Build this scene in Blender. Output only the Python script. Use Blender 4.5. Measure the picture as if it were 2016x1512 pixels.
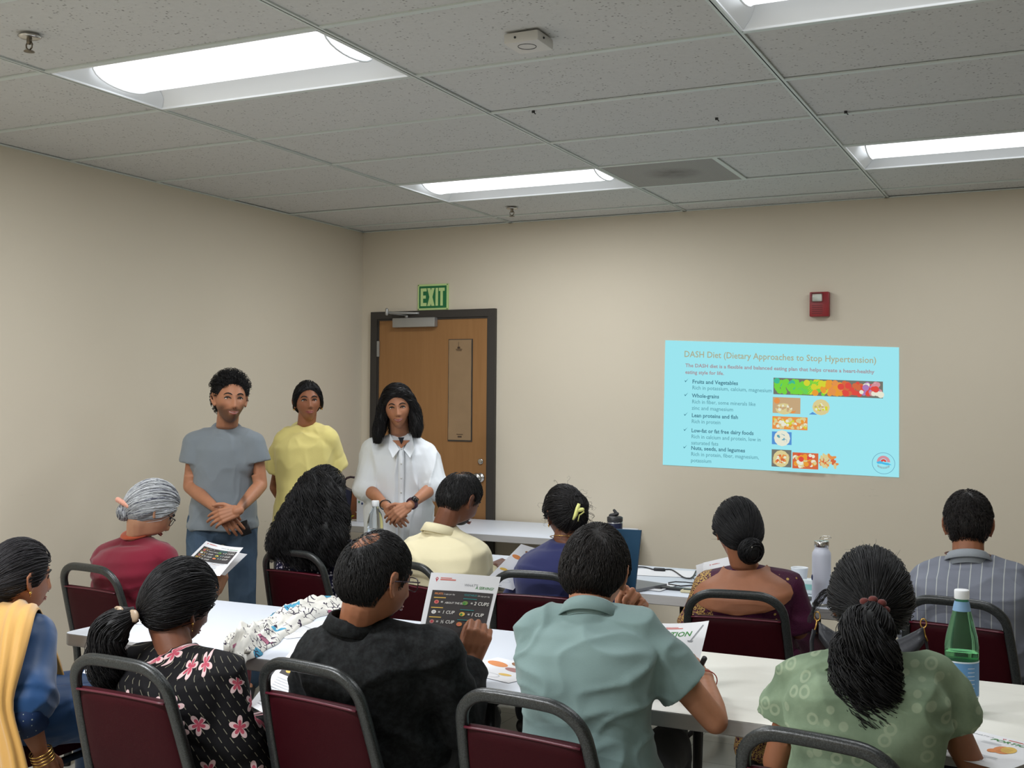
import bpy, bmesh, math, random
import numpy as np
from mathutils import Vector, Matrix, noise as mnoise
sc = bpy.context.scene
for o in list(bpy.data.objects): bpy.data.objects.remove(o)
PI = math.pi
# ---------------------------------------------------------------- camera
CAM = np.array([4.5914, -6.9828, 1.55]); FPX = 2270.87
CR = np.array([0.8995433, 0.43676452, 0.00765521])
CU = np.array([-8.73015731e-04, -1.57268946e-02, 9.99875944e-01])
CF = np.array([-0.43683073, 0.89943839, 0.01376572])
cd = bpy.data.cameras.new('camera'); cam = bpy.data.objects.new('camera', cd); sc.collection.objects.link(cam)
cd.sensor_width = 36; cd.lens = 36 * FPX / 2016; cd.clip_start = 0.05; cd.clip_end = 60
m = Matrix(((CR[0], CU[0], -CF[0], CAM[0]), (CR[1], CU[1], -CF[1], CAM[1]), (CR[2], CU[2], -CF[2], CAM[2]), (0, 0, 0, 1)))
cam.matrix_world = m
sc.camera = cam
# ---------------------------------------------------------------- world, view, lamps' strength
w = bpy.data.worlds.new('world'); sc.world = w; w.use_nodes = True
w.node_tree.nodes['Background'].inputs[0].default_value = (0.8, 0.85, 0.9, 1)
w.node_tree.nodes['Background'].inputs[1].default_value = 0.0
sc.view_settings.view_transform = 'Standard'; sc.view_settings.look = 'None'
sc.view_settings.gamma = 1.0; sc.view_settings.use_curve_mapping = False
EXPO = 0.0
sc.view_settings.exposure = EXPO
LAMP = 19.2         # watts of a ceiling light at level 1
H = 2.743           # ceiling height

def P(x, y, D):
    """point of the room at depth D on the sight line through photo pixel x, y"""
    return CAM + D * (CF + CR * (x - 1008) / FPX - CU * (y - 756) / FPX)
def PZ(x, y, z):
    d = CF + CR * (x - 1008) / FPX - CU * (y - 756) / FPX
    return CAM + d * (z - CAM[2]) / d[2]
def V(*a): return np.array(a, float)
def nrm(v): v = np.asarray(v, float); return v / (np.linalg.norm(v) + 1e-12)

# ---------------------------------------------------------------- materials
def lin(r, g, b):
    f = lambda c: ((c / 255 + 0.055) / 1.055) ** 2.4 if c > 10.3 else c / 255 / 12.92
    return (f(r), f(g), f(b), 1)
class NT:
    def __init__(s, name, rough=0.6, spec=0.5, metal=0.0):
        s.m = bpy.data.materials.new(name); s.m.use_nodes = True
        s.nt = s.m.node_tree; s.b = s.nt.nodes['Principled BSDF']
        s.b.inputs['Roughness'].default_value = rough; s.b.inputs['Metallic'].default_value = metal
        s.b.inputs['Specular IOR Level'].default_value = spec
    def n(s, t, **k):
        x = s.nt.nodes.new(t)
        for a, v in k.items(): setattr(x, a, v)
        return x
    def l(s, a, b): s.nt.links.new(a, b)
    def setin(s, node, i, v):
        if isinstance(v, bpy.types.NodeSocket): s.l(v, node.inputs[i])
        elif v is not None: node.inputs[i].default_value = v
    def math(s, op, a, b=None, c=None, clamp=False):
        x = s.n('ShaderNodeMath', operation=op, use_clamp=clamp)
        s.setin(x, 0, a); s.setin(x, 1, b)
        if c is not None: s.setin(x, 2, c)
        return x.outputs[0]
    def mix(s, f, a, b):
        x = s.n('ShaderNodeMix', data_type='RGBA')
        s.setin(x, 0, f); s.setin(x, 6, a); s.setin(x, 7, b); return x.outputs[2]
    def coord(s, kind='Object', scale=(1, 1, 1), rot=(0, 0, 0), loc=(0, 0, 0)):
        c = s.n('ShaderNodeTexCoord'); mp = s.n('ShaderNodeMapping')
        s.l(c.outputs[kind], mp.inputs[0]); mp.inputs['Scale'].default_value = scale
        mp.inputs['Rotation'].default_value = rot; mp.inputs['Location'].default_value = loc
        return mp.outputs[0]
    def sep(s, v):
        x = s.n('ShaderNodeSeparateXYZ'); s.l(v, x.inputs[0]); return x.outputs
    def noise(s, vec, scale, detail=3, rough=0.5, out='Fac'):
        x = s.n('ShaderNodeTexNoise'); s.l(vec, x.inputs['Vector'])
        x.inputs['Scale'].default_value = scale; x.inputs['Detail'].default_value = detail
        x.inputs['Roughness'].default_value = rough
        return x.outputs[out]
    def voro(s, vec, scale, dims='3D', feature='F1', rnd=1.0):
        x = s.n('ShaderNodeTexVoronoi', voronoi_dimensions=dims, feature=feature); s.l(vec, x.inputs['Vector'])
        x.inputs['Scale'].default_value = scale; x.inputs['Randomness'].default_value = rnd; return x.outputs
    def ramp(s, f, a, b):
        x = s.n('ShaderNodeMapRange', clamp=True); s.l(f, x.inputs[0]); x.inputs[1].default_value = a; x.inputs[2].default_value = b
        return x.outputs[0]
    def base(s, c): s.setin(s.b, 'Base Color', c); return s
    def bump(s, h, strength=0.3, dist=0.01):
        x = s.n('ShaderNodeBump'); s.l(h, x.inputs['Height']); x.inputs['Strength'].default_value = strength
        x.inputs['Distance'].default_value = dist; s.l(x.outputs[0], s.b.inputs['Normal']); return s
def plain(name, rgb, rough=0.6, spec=0.5, metal=0.0, var=0.0, bscale=0, bstr=0.2, bdist=0.002):
    t = NT(name, rough, spec, metal); c = lin(*rgb)
    if var or bscale:
        v = t.coord()
    if var:
        t.base(t.mix(t.noise(v, 9, 4), tuple(x * (1 - var) for x in c[:3]) + (1,), tuple(min(1, x * (1 + var)) for x in c[:3]) + (1,)))
    else: t.base(c)
    if bscale: t.bump(t.noise(v, bscale, 4), bstr, bdist)
    return t.m
def emis(name, rgb, k=1.0):
    t = NT(name); t.nt.nodes.remove(t.b)
    e = t.n('ShaderNodeEmission'); e.inputs[0].default_value = lin(*rgb); e.inputs[1].default_value = k
    t.l(e.outputs[0], t.nt.nodes['Material Output'].inputs[0]); return t.m
def glass(name, rgb, rough=0.02, ior=1.45, trans=1.0):
    t = NT(name, rough); t.base(lin(*rgb)); t.b.inputs['Transmission Weight'].default_value = trans; t.b.inputs['IOR'].default_value = ior
    return t.m

# ---------------------------------------------------------------- meshes
class MB:
    def __init__(s): s.v = []; s.f = []; s.mi = []; s.nv = 0
    def add(s, v, f, mi=0):
        v = np.asarray(v, float).reshape(-1, 3)
        s.v.append(v); k = s.nv; s.f += [tuple(i + k for i in q) for q in f]; s.mi += [mi] * len(f); s.nv += len(v); return s
    def box(s, a, b, mi=0, bev=0.0):
        a = np.minimum(a, b) * 1.0; b2 = np.maximum(a, b); x0, y0, z0 = a; x1, y1, z1 = b2
        if bev <= 0:
            v = [(x0, y0, z0), (x1, y0, z0), (x1, y1, z0), (x0, y1, z0), (x0, y0, z1), (x1, y0, z1), (x1, y1, z1), (x0, y1, z1)]
            return s.add(v, [(0, 3, 2, 1), (4, 5, 6, 7), (0, 1, 5, 4), (1, 2, 6, 5), (2, 3, 7, 6), (3, 0, 4, 7)], mi)
        bm = bmesh.new(); bmesh.ops.create_cube(bm, size=1)
        for q in bm.verts: q.co = Vector((x0 + (q.co.x + .5) * (x1 - x0), y0 + (q.co.y + .5) * (y1 - y0), z0 + (q.co.z + .5) * (z1 - z0)))
        bmesh.ops.bevel(bm, geom=bm.edges[:], offset=bev, segments=2, affect='EDGES', profile=0.6)
        bm.verts.index_update(); r = s.add([q.co[:] for q in bm.verts], [tuple(q.index for q in f.verts) for f in bm.faces], mi); bm.free(); return r
    def rings(s, R, closed=False, cap=True, mi=0):
        n = len(R[0]); k = len(R); v = np.concatenate(R); f = []
        for i in range(k if closed else k - 1):
            a = i * n; b = ((i + 1) % k) * n
            f += [(a + j, a + (j + 1) % n, b + (j + 1) % n, b + j) for j in range(n)]
        if cap and not closed:
            f.append(tuple(range(n))[::-1]); f.append(tuple(range((k - 1) * n, k * n)))
        return s.add(v, f, mi)
    def tube(s, pts, r, seg=10, closed=False, mi=0, sx=1.0, sy=1.0, up=(0, 0, 1), power=2.0, cap=True):
        pts = np.asarray(pts, float); n = len(pts)
        r = np.broadcast_to(np.asarray(r, float), (n,))
        if closed: t = np.roll(pts, -1, 0) - np.roll(pts, 1, 0)
        else: t = np.gradient(pts, axis=0)
        t /= np.linalg.norm(t, axis=1)[:, None] + 1e-12
        u = np.asarray(up, float); u = u - t[0] * (u @ t[0])
        if np.linalg.norm(u) < 1e-3: u = np.cross(t[0], (1, 0.3, 0.1))
        R = []; a = np.arange(seg) * 2 * PI / seg
        c, q = np.cos(a), np.sin(a); c = np.sign(c) * abs(c) ** (2 / power); q = np.sign(q) * abs(q) ** (2 / power)
        for i in range(n):
            u = u - t[i] * (u @ t[i]); u = u / (np.linalg.norm(u) + 1e-12); w_ = np.cross(t[i], u)
            R.append(pts[i] + r[i] * (np.outer(c * sx, u) + np.outer(q * sy, w_)))
        return s.rings(R, closed, cap, mi)
    def lathe(s, prof, c=(0, 0, 0), seg=24, mi=0, axis=(0, 0, 1), cap=True):
        ax = nrm(axis); u = nrm(np.cross(ax, (0, 1, 0.01) if abs(ax[1]) < .9 else (1, 0, 0))); w_ = np.cross(ax, u)
        a = np.arange(seg) * 2 * PI / seg; d = np.outer(np.cos(a), u) + np.outer(np.sin(a), w_)
        return s.rings([np.asarray(c) + ax * z + d * max(r, 1e-4) for r, z in prof], False, cap, mi)
    def ball(s, c, r, M=None, seg=16, nr=10, mi=0):
        r = np.broadcast_to(np.asarray(r, float), (3,)); R = []
        for i in range(1, nr):
            th = PI * i / nr; a = np.arange(seg) * 2 * PI / seg
            q = np.stack([np.sin(th) * np.cos(a) * r[0], np.sin(th) * np.sin(a) * r[1], np.full(seg, -np.cos(th)) * r[2]], 1)
            if M is not None: q = q @ M.T
            R.append(q + np.asarray(c))
        return s.rings(R, mi=mi)
    def cap(s, a, b, ra, rb, seg=14, mi=0):
        a = np.asarray(a, float); b = np.asarray(b, float); d = b - a; L = np.linalg.norm(d) + 1e-9; d = d / L
        pts = []; rr = []
        for k in (85, 55, 25): pts.append(a - d * ra * math.sin(math.radians(k))); rr.append(ra * math.cos(math.radians(k)))
        pts += [a, b]; rr += [ra, rb]
        for k in (25, 55, 85): pts.append(b + d * rb * math.sin(math.radians(k))); rr.append(rb * math.cos(math.radians(k)))
        # rings perpendicular to d
        u = nrm(np.cross(d, (0.31, 0.2, 0.9) if abs(d[2]) < .9 else (1, 0, 0.1))); w_ = np.cross(d, u); an = np.arange(seg) * 2 * PI / seg
        D = np.outer(np.cos(an), u) + np.outer(np.sin(an), w_)
        return s.rings([p + D * r for p, r in zip(pts, rr)], mi=mi)
    def quad(s, a, b, c, d, mi=0): return s.add([a, b, c, d], [(0, 1, 2, 3)], mi)
    def build(s, name, mats, parent=None, smooth=True, loc=None, col=None, angle=None):
        me = bpy.data.meshes.new(name); v = np.concatenate(s.v) if s.v else np.zeros((0, 3))
        off = np.zeros(3)
        if parent is not None: off = np.array(parent['_o'] if '_o' in parent else parent.parent['_o'])
        if loc is not None: off = np.asarray(loc, float)
        me.from_pydata((v - off).tolist(), [], s.f)
        if not isinstance(mats, (list, tuple)): mats = [mats]
        for q in mats: me.materials.append(q)
        if len(mats) > 1: me.polygons.foreach_set('material_index', s.mi)
        me.validate()
        if smooth: me.shade_smooth()
        if angle is not None: me.set_sharp_from_angle(angle=math.radians(angle))
        if col is not None:
            ca = me.color_attributes.new('Col', 'FLOAT_COLOR', 'POINT'); ca.data.foreach_set('color', np.asarray(col, np.float32).ravel())
        o = bpy.data.objects.new(name, me); sc.collection.objects.link(o)
        if parent is not None: o.parent = parent
        elif loc is not None: o.location = loc
        return o
def tag(o, label, cat, group=None):
    o['label'] = label; o['category'] = cat
    if group: o['group'] = group
    return o
def thing(name, label, cat, loc=(0, 0, 0), group=None, local=False):
    """an Empty at the base of a thing; parts are given in room coordinates unless local"""
    o = bpy.data.objects.new(name, None); sc.collection.objects.link(o); o.empty_display_size = 0.1
    o.location = [float(x) for x in loc]; o['_o'] = [0.0, 0.0, 0.0] if local else [float(x) for x in loc]
    return tag(o, label, cat, group)
def struct(o): o['kind'] = 'structure'; return o
def bxo(name, a, b, mat, parent=None, bev=0.0): return MB().box(a, b, 0, bev).build(name, mat, parent, smooth=bev > 0, angle=40 if bev > 0 else None)

def voxel(mb, size, adapt=0.0):
    """one closed skin around the shapes gathered in mb"""
    o = mb.build('tmp', [], None); md = o.modifiers.new('r', 'REMESH'); md.mode = 'VOXEL'; md.voxel_size = size; md.adaptivity = adapt
    dg = bpy.context.evaluated_depsgraph_get(); ev = o.evaluated_get(dg); me = ev.to_mesh()
    n = len(me.vertices); v = np.empty(n * 3, np.float64); me.vertices.foreach_get('co', v); v = v.reshape(-1, 3)
    f = [tuple(p.vertices) for p in me.polygons]; ne = len(me.edges); e = np.empty(ne * 2, np.int32); me.edges.foreach_get('vertices', e)
    ev.to_mesh_clear(); old = o.data; bpy.data.objects.remove(o); bpy.data.meshes.remove(old)
    return v, f, e.reshape(-1, 2)
def smooth(v, e, it, wgt=None, lam=0.6):
    n = len(v); deg = np.bincount(e.ravel(), minlength=n).astype(float)[:, None] + 1e-9
    for k in range(it):
        acc = np.zeros_like(v)
        for c in range(3):
            acc[:, c] = np.bincount(e[:, 0], v[e[:, 1], c], n) + np.bincount(e[:, 1], v[e[:, 0], c], n)
        d = acc / deg - v
        v = v + d * (lam if wgt is None else lam * wgt[:, None])
    return v
def normals(v, f):
    q = np.array([(a[0], a[1], a[2], a[3] if len(a) > 3 else a[2]) for a in f])
    nn = np.cross(v[q[:, 2]] - v[q[:, 0]], v[q[:, 3]] - v[q[:, 1]]); bad = (q[:, 3] == q[:, 2])
    nn[bad] = np.cross(v[q[bad, 1]] - v[q[bad, 0]], v[q[bad, 2]] - v[q[bad, 0]])
    o = np.zeros_like(v)
    for k in range(4):
        for c in range(3): o[:, c] += np.bincount(q[:, k], nn[:, c], len(v))
    return o / (np.linalg.norm(o, axis=1)[:, None] + 1e-12)
def fbm(v, scale, seed=0.0, octv=2, stretch=(1, 1, 1)):
    """smooth pseudo-noise from sums of sines, -1..1"""
    rs = np.random.RandomState(int(seed * 13 + 7)); p = v * np.asarray(stretch) * scale; o = np.zeros(len(v)); a = 1.0; tot = 0
    for k in range(octv):
        for j in range(4):
            d = nrm(rs.normal(size=3)); ph = rs.rand() * 6.28
            o += a * np.sin(p @ d * (1 + .3 * rs.rand()) + ph + 1.2 * np.sin(p @ nrm(rs.normal(size=3)) * .7 + rs.rand() * 6)); tot += a
        a *= 0.5; p = p * 2.1
    return o / tot * 1.6
# flat lettering: outline font turned into triangles
_tc = {}
def text2d(s, shear=0.0, bold=0.0, space=1.0):
    key = (s, shear, bold, space)
    if key in _tc: return _tc[key]
    cu = bpy.data.curves.new('t', 'FONT'); cu.body = s; cu.shear = shear; cu.offset = bold; cu.size = 1; cu.space_character = space; cu.resolution_u = 2
    o = bpy.data.objects.new('t', cu); sc.collection.objects.link(o)
    dg = bpy.context.evaluated_depsgraph_get(); me = o.evaluated_get(dg).to_mesh()
    v = np.array([q.co[:] for q in me.vertices]) if len(me.vertices) else np.zeros((0, 3)); f = [tuple(p.vertices) for p in me.polygons]
    o.evaluated_get(dg).to_mesh_clear(); bpy.data.objects.remove(o); bpy.data.curves.remove(cu)
    _tc[key] = (v[:, :2] if len(v) else np.zeros((0, 2)), f); return _tc[key]
def text_w(s, **k):
    v, f = text2d(s, **k); return (v[:, 0].max() if len(v) else 0)
class Page:
    """flat artwork laid on a surface S(u, v, lift) -> point; u, v in 0..1, v downward"""
    def __init__(s, mb, S, W, Hh, rel=False): s.mb = mb; s.S = S; s.W = W; s.H = Hh; s.k = 0; s.rel = rel
    def lift(s): s.k += 1; return 0.0004 + 0.00006 * s.k
    def poly(s, uv, mi, tri=None, sub=1):
        L = s.lift(); s.mb.add([s.S(a, b, L) for a, b in uv], tri or [tuple(range(len(uv)))[::-1]], mi)
    def rect(s, u0, v0, u1, v1, mi, nu=6, nv=3):
        L = s.lift(); us = np.linspace(u0, u1, nu); vs = np.linspace(v0, v1, nv)
        s.mb.add([s.S(a, b, L) for b in vs for a in us], [(j * nu + i, (j + 1) * nu + i, (j + 1) * nu + i + 1, j * nu + i + 1) for j in range(nv - 1) for i in range(nu - 1)], mi)
    def disc(s, u, v, r, mi, ry=None, n=12, a0=0, a1=2 * PI, r0=0.0, rot=0.0):
        ry = r if ry is None else ry; rx = r; k = s.W / s.H
        pts = []
        full = abs(a1 - a0) > 6.2; A = np.linspace(a0, a1, n, endpoint=not full)
        c, sn = math.cos(rot), math.sin(rot)
        def q(a, f):
            x, y = math.cos(a) * rx * f, math.sin(a) * ry * f
            return (u + x * c - y * sn, v - (x * sn + y * c) * k)
        if r0 == 0: s.poly([q(a, 1) for a in A], mi, [tuple(range(n))])
        else:
            L = s.lift(); pts = [s.S(*q(a, f), L) for a in A for f in (r0, 1)]
            m_ = n if full else n - 1
            s.mb.add(pts, [(2 * i, 2 * i + 1, (2 * i + 3) % (2 * n), (2 * i + 2) % (2 * n)) for i in range(m_)], mi)
    def text(s, t, u, v, h, mi, w=None, **k):
        vv, f = text2d(t, **k)
        if not len(vv): return
        if s.rel: h = h * s.W * 1.9
        sx = h / s.W if w is None else w / (vv[:, 0].max() + 1e-6); L = s.lift()
        s.mb.add([s.S(u + a * sx, v - b * h / s.H, L) for a, b in vv], f, mi)
# ================================================================ the room
YR = [-3.9268 + 0.6096 * k for k in range(-12, 8)]   # cross rows
XL_ = [1.1815 + 1.2192 * k for k in range(-1, 7)]    # main runners
YB, XR = -10.2, 8.6
def wall_mat(name, rgb):
    t = NT(name, 0.75, 0.25); v = t.coord()
    a = t.noise(v, 1.1, 3); b = t.noise(t.coord(scale=(1, 1, .35)), 6, 5, .6)
    c = lin(*rgb); c1 = tuple(x * .96 for x in c[:3]) + (1,); c2 = tuple(min(1, x * 1.03) for x in c[:3]) + (1,)
    base = t.mix(a, c1, c2)
    sp = t.ramp(t.noise(t.coord(scale=(1.5, 1.5, 7), rot=(0, .35, 0)), 3.3, 6, .72), .66, .74)
    z = t.sep(t.coord('Object'))[2]
    low = t.ramp(z, 1.45, .9)
    base = t.mix(t.math('MULTIPLY', t.math('MULTIPLY', sp, low), .42), base, lin(95, 85, 72))
    t.base(base); t.bump(t.noise(v, 160, 3), .12, .002)
    return t.m
M_wall = wall_mat('wall_paint', (213, 203, 184)); M_wall2 = M_wall
t = NT('ceiling_tile', .9, .1); v = t.coord(scale=(1, 1, 1))
sp = t.ramp(t.voro(v, 62)[0], .30, .16); nz = t.noise(v, 40, 5, .7); sel = t.ramp(t.noise(v, 23, 2), .45, .6)
c = t.mix(nz, lin(196, 196, 194), lin(212, 212, 209))
t.base(t.mix(t.math('MULTIPLY', sp, t.math('MULTIPLY', sel, .75)), c, lin(104, 102, 99))); t.bump(nz, .3, .004)
M_tile = t.m
M_tee = plain('ceiling_grid_metal', (206, 214, 210), .45, .4)
M_white = plain('white_enamel', (232, 234, 236), .35, .4)
t = NT('floor_vinyl', .35, .4); v = t.coord(); br = t.n('ShaderNodeTexBrick'); t.l(v, br.inputs[0])
br.offset = 0.0; br.inputs['Scale'].default_value = 1; br.inputs['Mortar Size'].default_value = .003; br.inputs['Brick Width'].default_value = .305; br.inputs['Row Height'].default_value = .305
br.inputs['Color1'].default_value = lin(168, 166, 158); br.inputs['Color2'].default_value = lin(160, 158, 150); br.inputs['Mortar'].default_value = lin(110, 108, 100)
t.base(t.mix(t.math('MULTIPLY', t.noise(v, 30, 5, .7), .5), br.outputs[0], lin(140, 138, 130))); M_floor = t.m

struct(bxo('floor', (-.1, YB, -.1), (XR, .1, 0), M_floor))
struct(bxo('wall_left', (-.12, YB, 0), (0, .0, H + .1), M_wall))
struct(bxo('wall_back', (-.12, 0, 0), (XR, .12, H + .1), M_wall2))
struct(bxo('wall_right', (XR, YB, 0), (XR + .1, .12, H + .1), M_wall))
struct(bxo('wall_front', (-.12, YB - .1, 0), (XR + .1, YB, H + .1), M_wall))
M_base = plain('baseboard_vinyl', (196, 192, 184), .5)
struct(bxo('baseboard_back', (1.09, -.012, 0), (XR, 0, .1), M_base))
struct(bxo('baseboard_left', (0, YB, 0), (.012, -.012, .1), M_base))
# ceiling: one panel per grid cell, fixtures leave their cell open
lights = [(0, 0), (0, 4), (2, 0), (2, 4), (0, -4), (2, -4), (0, -8)]
open_cells = {(c, r) for c, r in lights}
mb = MB(); zt = H + .007
xs = [0] + [x for x in XL_ if 0 < x < XR] + [XR]
ys = [YB] + [y for y in YR if YB < y < 0] + [0]
for i in range(len(xs) - 1):
    for j in range(len(ys) - 1):
        cell = (round((xs[i] - 1.1815) / 1.2192), round((ys[j] + 3.9268) / .6096))
        if cell in open_cells and xs[i] > 1: continue
        x0, x1, y0, y1 = xs[i], xs[i + 1], ys[j], ys[j + 1]
        if cell == (1, 4): x0 = x0 + .6096   # the air diffuser takes half of this cell
        h = zt + random.Random(i * 31 + j).uniform(-.0015, .0015)
        mb.box((x0, y0, h), (x1, y1, h + .015))
struct(mb.build('ceiling', M_tile, smooth=False))
mb = MB()
for x in XL_:
    if x < XR: 
        mb.box((x - .012, YB, H), (x + .012, 0, H + .006)); mb.box((x - .002, YB, H), (x + .002, 0, H + .03))
for y in YR:
    if y < -.05: mb.box((0, y - .012, H + .0004), (XR, y + .012, H + .0062))
mb.box((2.4007 + .6096 - .012, YR[16], H + .0002), (2.4007 + .6096 + .012, YR[17], H + .006))
struct(mb.build('trim_1', M_tee, smooth=False))
mb = MB(); mb.box((0, YB, H), (.02, 0, H + .004)); mb.box((0, -.02, H), (XR, 0, H + .004)); mb.box((XR - .02, YB, H), (XR, 0, H + .004))
struct(mb.build('trim_2', M_tee, smooth=False))

# ceiling lights: recessed 2 x 4 ft troffer, curved lit basket, white reflector pan
M_lit = emis('lit_diffuser', (247, 251, 255), 2.6)
LEVEL = {(0, 0): 1.5, (0, 4): 1.2, (2, 0): .66, (2, 4): .60, (0, -4): 5.0, (2, -4): .35, (0, -8): 4.6}   # the left row burns brighter than the right one
M_pan = plain('reflector_white', (238, 241, 243), .4, .3)
def ceiling_light():
    o = thing('ceiling_light', '', 'ceiling light', (0, 0, 0), 'recessed ceiling lights', local=True)
    w_, d_ = 1.195, .585; hw, hd = w_ / 2, d_ / 2; dep = .085
    mb = MB()
    n = 9
    def prof(t): # cross section: reflector curves up from the rim to the spine
        y = -hd + d_ * t; return y, dep * math.sin(PI * t) ** .55
    for sgn in (0,):
        R = []
        for i in range(n * 2 + 1):
            y, z = prof(i / (2 * n)); R.append((y, z))
        v = [(-hw, y, z) for y, z in R] + [(hw, y, z) for y, z in R]; k = len(R)
        mb.add(v, [(i, i + 1, k + i + 1, k + i) for i in range(k - 1)])
    k = len(R)
    for x in (-hw, hw):
        mb.add([(x, y, z) for y, z in R], [tuple(range(k))])
    # sloped end panels
    for s_ in (-1, 1):
        v = [(s_ * hw, y, z) for y, z in R] + [(s_ * (hw - .13 * (z / dep)), y, z) for y, z in R]
        v = [(s_ * hw, y, 0) for y, z in R] + [(s_ * (hw - .10 * (z / dep)), y, z - .0015) for y, z in R]
        mb.add(v, [(i, i + 1, k + i + 1, k + i) for i in range(k - 1)])
    mb.box((-hw, -hd, -.001), (hw, -hd + .006, .012)); mb.box((-hw, hd - .006, -.001), (hw, hd, .012))
    mb.box((-hw, -hd, -.001), (-hw + .006, hd, .012)); mb.box((hw - .006, -hd, -.001), (hw, hd, .012))
    p = mb.build('reflector', M_pan, o, angle=35)
    # basket: half round lens
    mb = MB(); R = []; m_ = 12; L = hw - .075
    for i in range(m_ + 1):
        a = PI * i / m_; R.append((-.155 * math.cos(a), dep - .012 - .07 * math.sin(a) ** .7))
    v = [(-L, y, z) for y, z in R] + [(L, y, z) for y, z in R]; k = len(R)
    mb.add(v, [(i, k + i, k + i + 1, i + 1) for i in range(k - 1)])
    for x, fl in ((-L, 1), (L, 0)): mb.add([(x, y, z) for y, z in R], [tuple(range(k))[::1 if fl else -1]])
    mb.build('diffuser', M_lit, o, angle=50)
    for x in (-L - .003, L + .003): MB().tube([(x, y * 1.03, z - .002) for y, z in R], .0035, 6).build('diffuser_rim', M_pan, o)
    mb = MB().box((-hw, -hd, dep + .004), (hw, hd, dep + .02)); mb.build('housing', M_white, o, smooth=False)
    return o
def copy_tree(o, parent=None):
    c = o.copy(); sc.collection.objects.link(c)
    if parent is not None: c.parent = parent
    for ch in [q for q in bpy.data.objects if q.parent == o]: copy_tree(ch, c)
    return c
cl0 = ceiling_light()
names = {(0, 0): 'lit recessed ceiling light over the left side, largest one in view', (0, 4): 'lit recessed ceiling light near the back wall, above the door side',
         (2, 0): 'recessed ceiling light cut off by the top edge of the photo at right', (2, 4): 'lit recessed ceiling light at right, cut by the right edge near the back wall'}
lamps = []
for k, (cx, r) in enumerate(lights):
    o = cl0 if k == 0 else copy_tree(cl0)
    o.location = (1.1815 + 1.2192 * (cx + .5), -3.9268 + .6096 * (r + .5), H)
    lamps.append((o, LAMP * LEVEL[(cx, r)]))
    o['label'] = names.get((cx, r), 'recessed ceiling light behind or beside the photographer, outside the photo')
    o['group'] = 'recessed ceiling lights' if (cx, r) in names else 'ceiling lights outside the photo'
for o, pw in lamps:
    ld = bpy.data.lights.new('lamp_tube', 'AREA'); ld.shape = 'RECTANGLE'; ld.size = 1.03; ld.size_y = .24; ld.energy = pw; ld.color = (.94, .97, 1.0)
    lo = bpy.data.objects.new('lamp_tube', ld); sc.collection.objects.link(lo); lo.parent = o; lo.location = (0, 0, -.002)
# perforated air diffuser
o = thing('air_diffuser', 'square perforated grey air diffuser in the ceiling beside a light', 'vent', (2.4007 + .3048, YR[16] + .3048, H))
t = NT('perforated_metal', .6, .3); v = t.coord(); rr = t.math('SQRT', t.math('ADD', t.math('POWER', t.sep(v)[0], 2), t.math('POWER', t.sep(v)[1], 2)))
hol = t.ramp(t.voro(t.coord(scale=(1, 1, .01)), 120, rnd=0.0)[0], .28, .36)
dirt = t.math('MULTIPLY', t.ramp(rr, .17, .05), t.noise(v, 12, 4))
t.base(t.mix(hol, lin(70, 70, 68), t.mix(t.math('MULTIPLY', dirt, 1.2, clamp=True), lin(176, 174, 170), lin(100, 96, 92)))); M_perf = t.m
bxo('face_plate', (2.4007 + .012, YR[16] + .012, H + .002), (2.4007 + .5976, YR[17] - .012, H + .012), M_perf, o)
# sprinklers
M_chrome = plain('chrome', (200, 198, 194), .25, .5, 1.0); M_brass = plain('dull_brass', (120, 112, 98), .4, .5, 1.0)
def sprinkler(p, label):
    o = thing('sprinkler_head', label, 'sprinkler', (p[0], p[1], H), 'ceiling sprinklers'); x, y = p[:2]
    MB().lathe([(.036, -.002), (.038, -.004), (.03, -.009), (.012, -.011)], (x, y, H)).build('escutcheon', M_chrome, o)
    mb = MB().cap((x, y, H - .008), (x, y, H - .022), .009, .009)
    for s_ in (-1, 1): mb.tube([(x + s_ * .006, y, H - .02), (x + s_ * .014, y, H - .03), (x + s_ * .013, y, H - .04), (x, y, H - .05)], .0028, 6)
    mb.build('frame', M_brass, o)
    MB().lathe([(.004, -.048), (.017, -.052), (.018, -.054), (.004, -.055)], (x, y, H), 16).build('deflector', M_brass, o)
sprinkler(PZ(58, 70, H), 'chrome sprinkler head at the upper left of the ceiling')
sprinkler(PZ(1008, 409, H), 'small sprinkler head in the ceiling just before the back wall')
# wireless detector box
c = PZ(1041, 72, H); o = thing('smoke_detector', 'square white smoke detector on a ceiling tile near the top of the photo', 'smoke detector', c)
MB().box(c + V(-.062, -.062, -.036), c + V(.062, .062, 0), bev=.008).build('housing', plain('detector_plastic', (205, 203, 198), .45), o, angle=40)
M_dk = plain('dark_plastic', (38, 38, 40), .45)
mb = MB().tube([c + V(.03 * math.cos(a), -.012 + .03 * math.sin(a), -.0365) for a in np.linspace(0, 2 * PI, 24, endpoint=False)], .0012, 5, closed=True); mb.build('ring', M_dk, o)
for q in (V(-.02, -.063, -.018), V(.063, -.02, -.018)): MB().ball(c + q, .004).build('indicator', M_dk, o)
for (px_, py_, lb) in ((1665, 222, 'small dark clip on the ceiling grid towards the right'), (1050, 221, 'tiny dark clip below the row of tiles left of centre'), (1411, 235, 'tiny dark hook poking out of a ceiling tile')):
    c = PZ(px_, py_, H)
    o = MB().box(c - V(.006, .004, .003), c + V(.006, .004, .008), bev=.001).tube([c + V(.005, 0, -.002), c + V(.007, 0, -.007), c + V(.011, 0, -.008)], .002, 6).build('ceiling_clip', M_dk, None, loc=c)
    tag(o, lb, 'clip')

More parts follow.
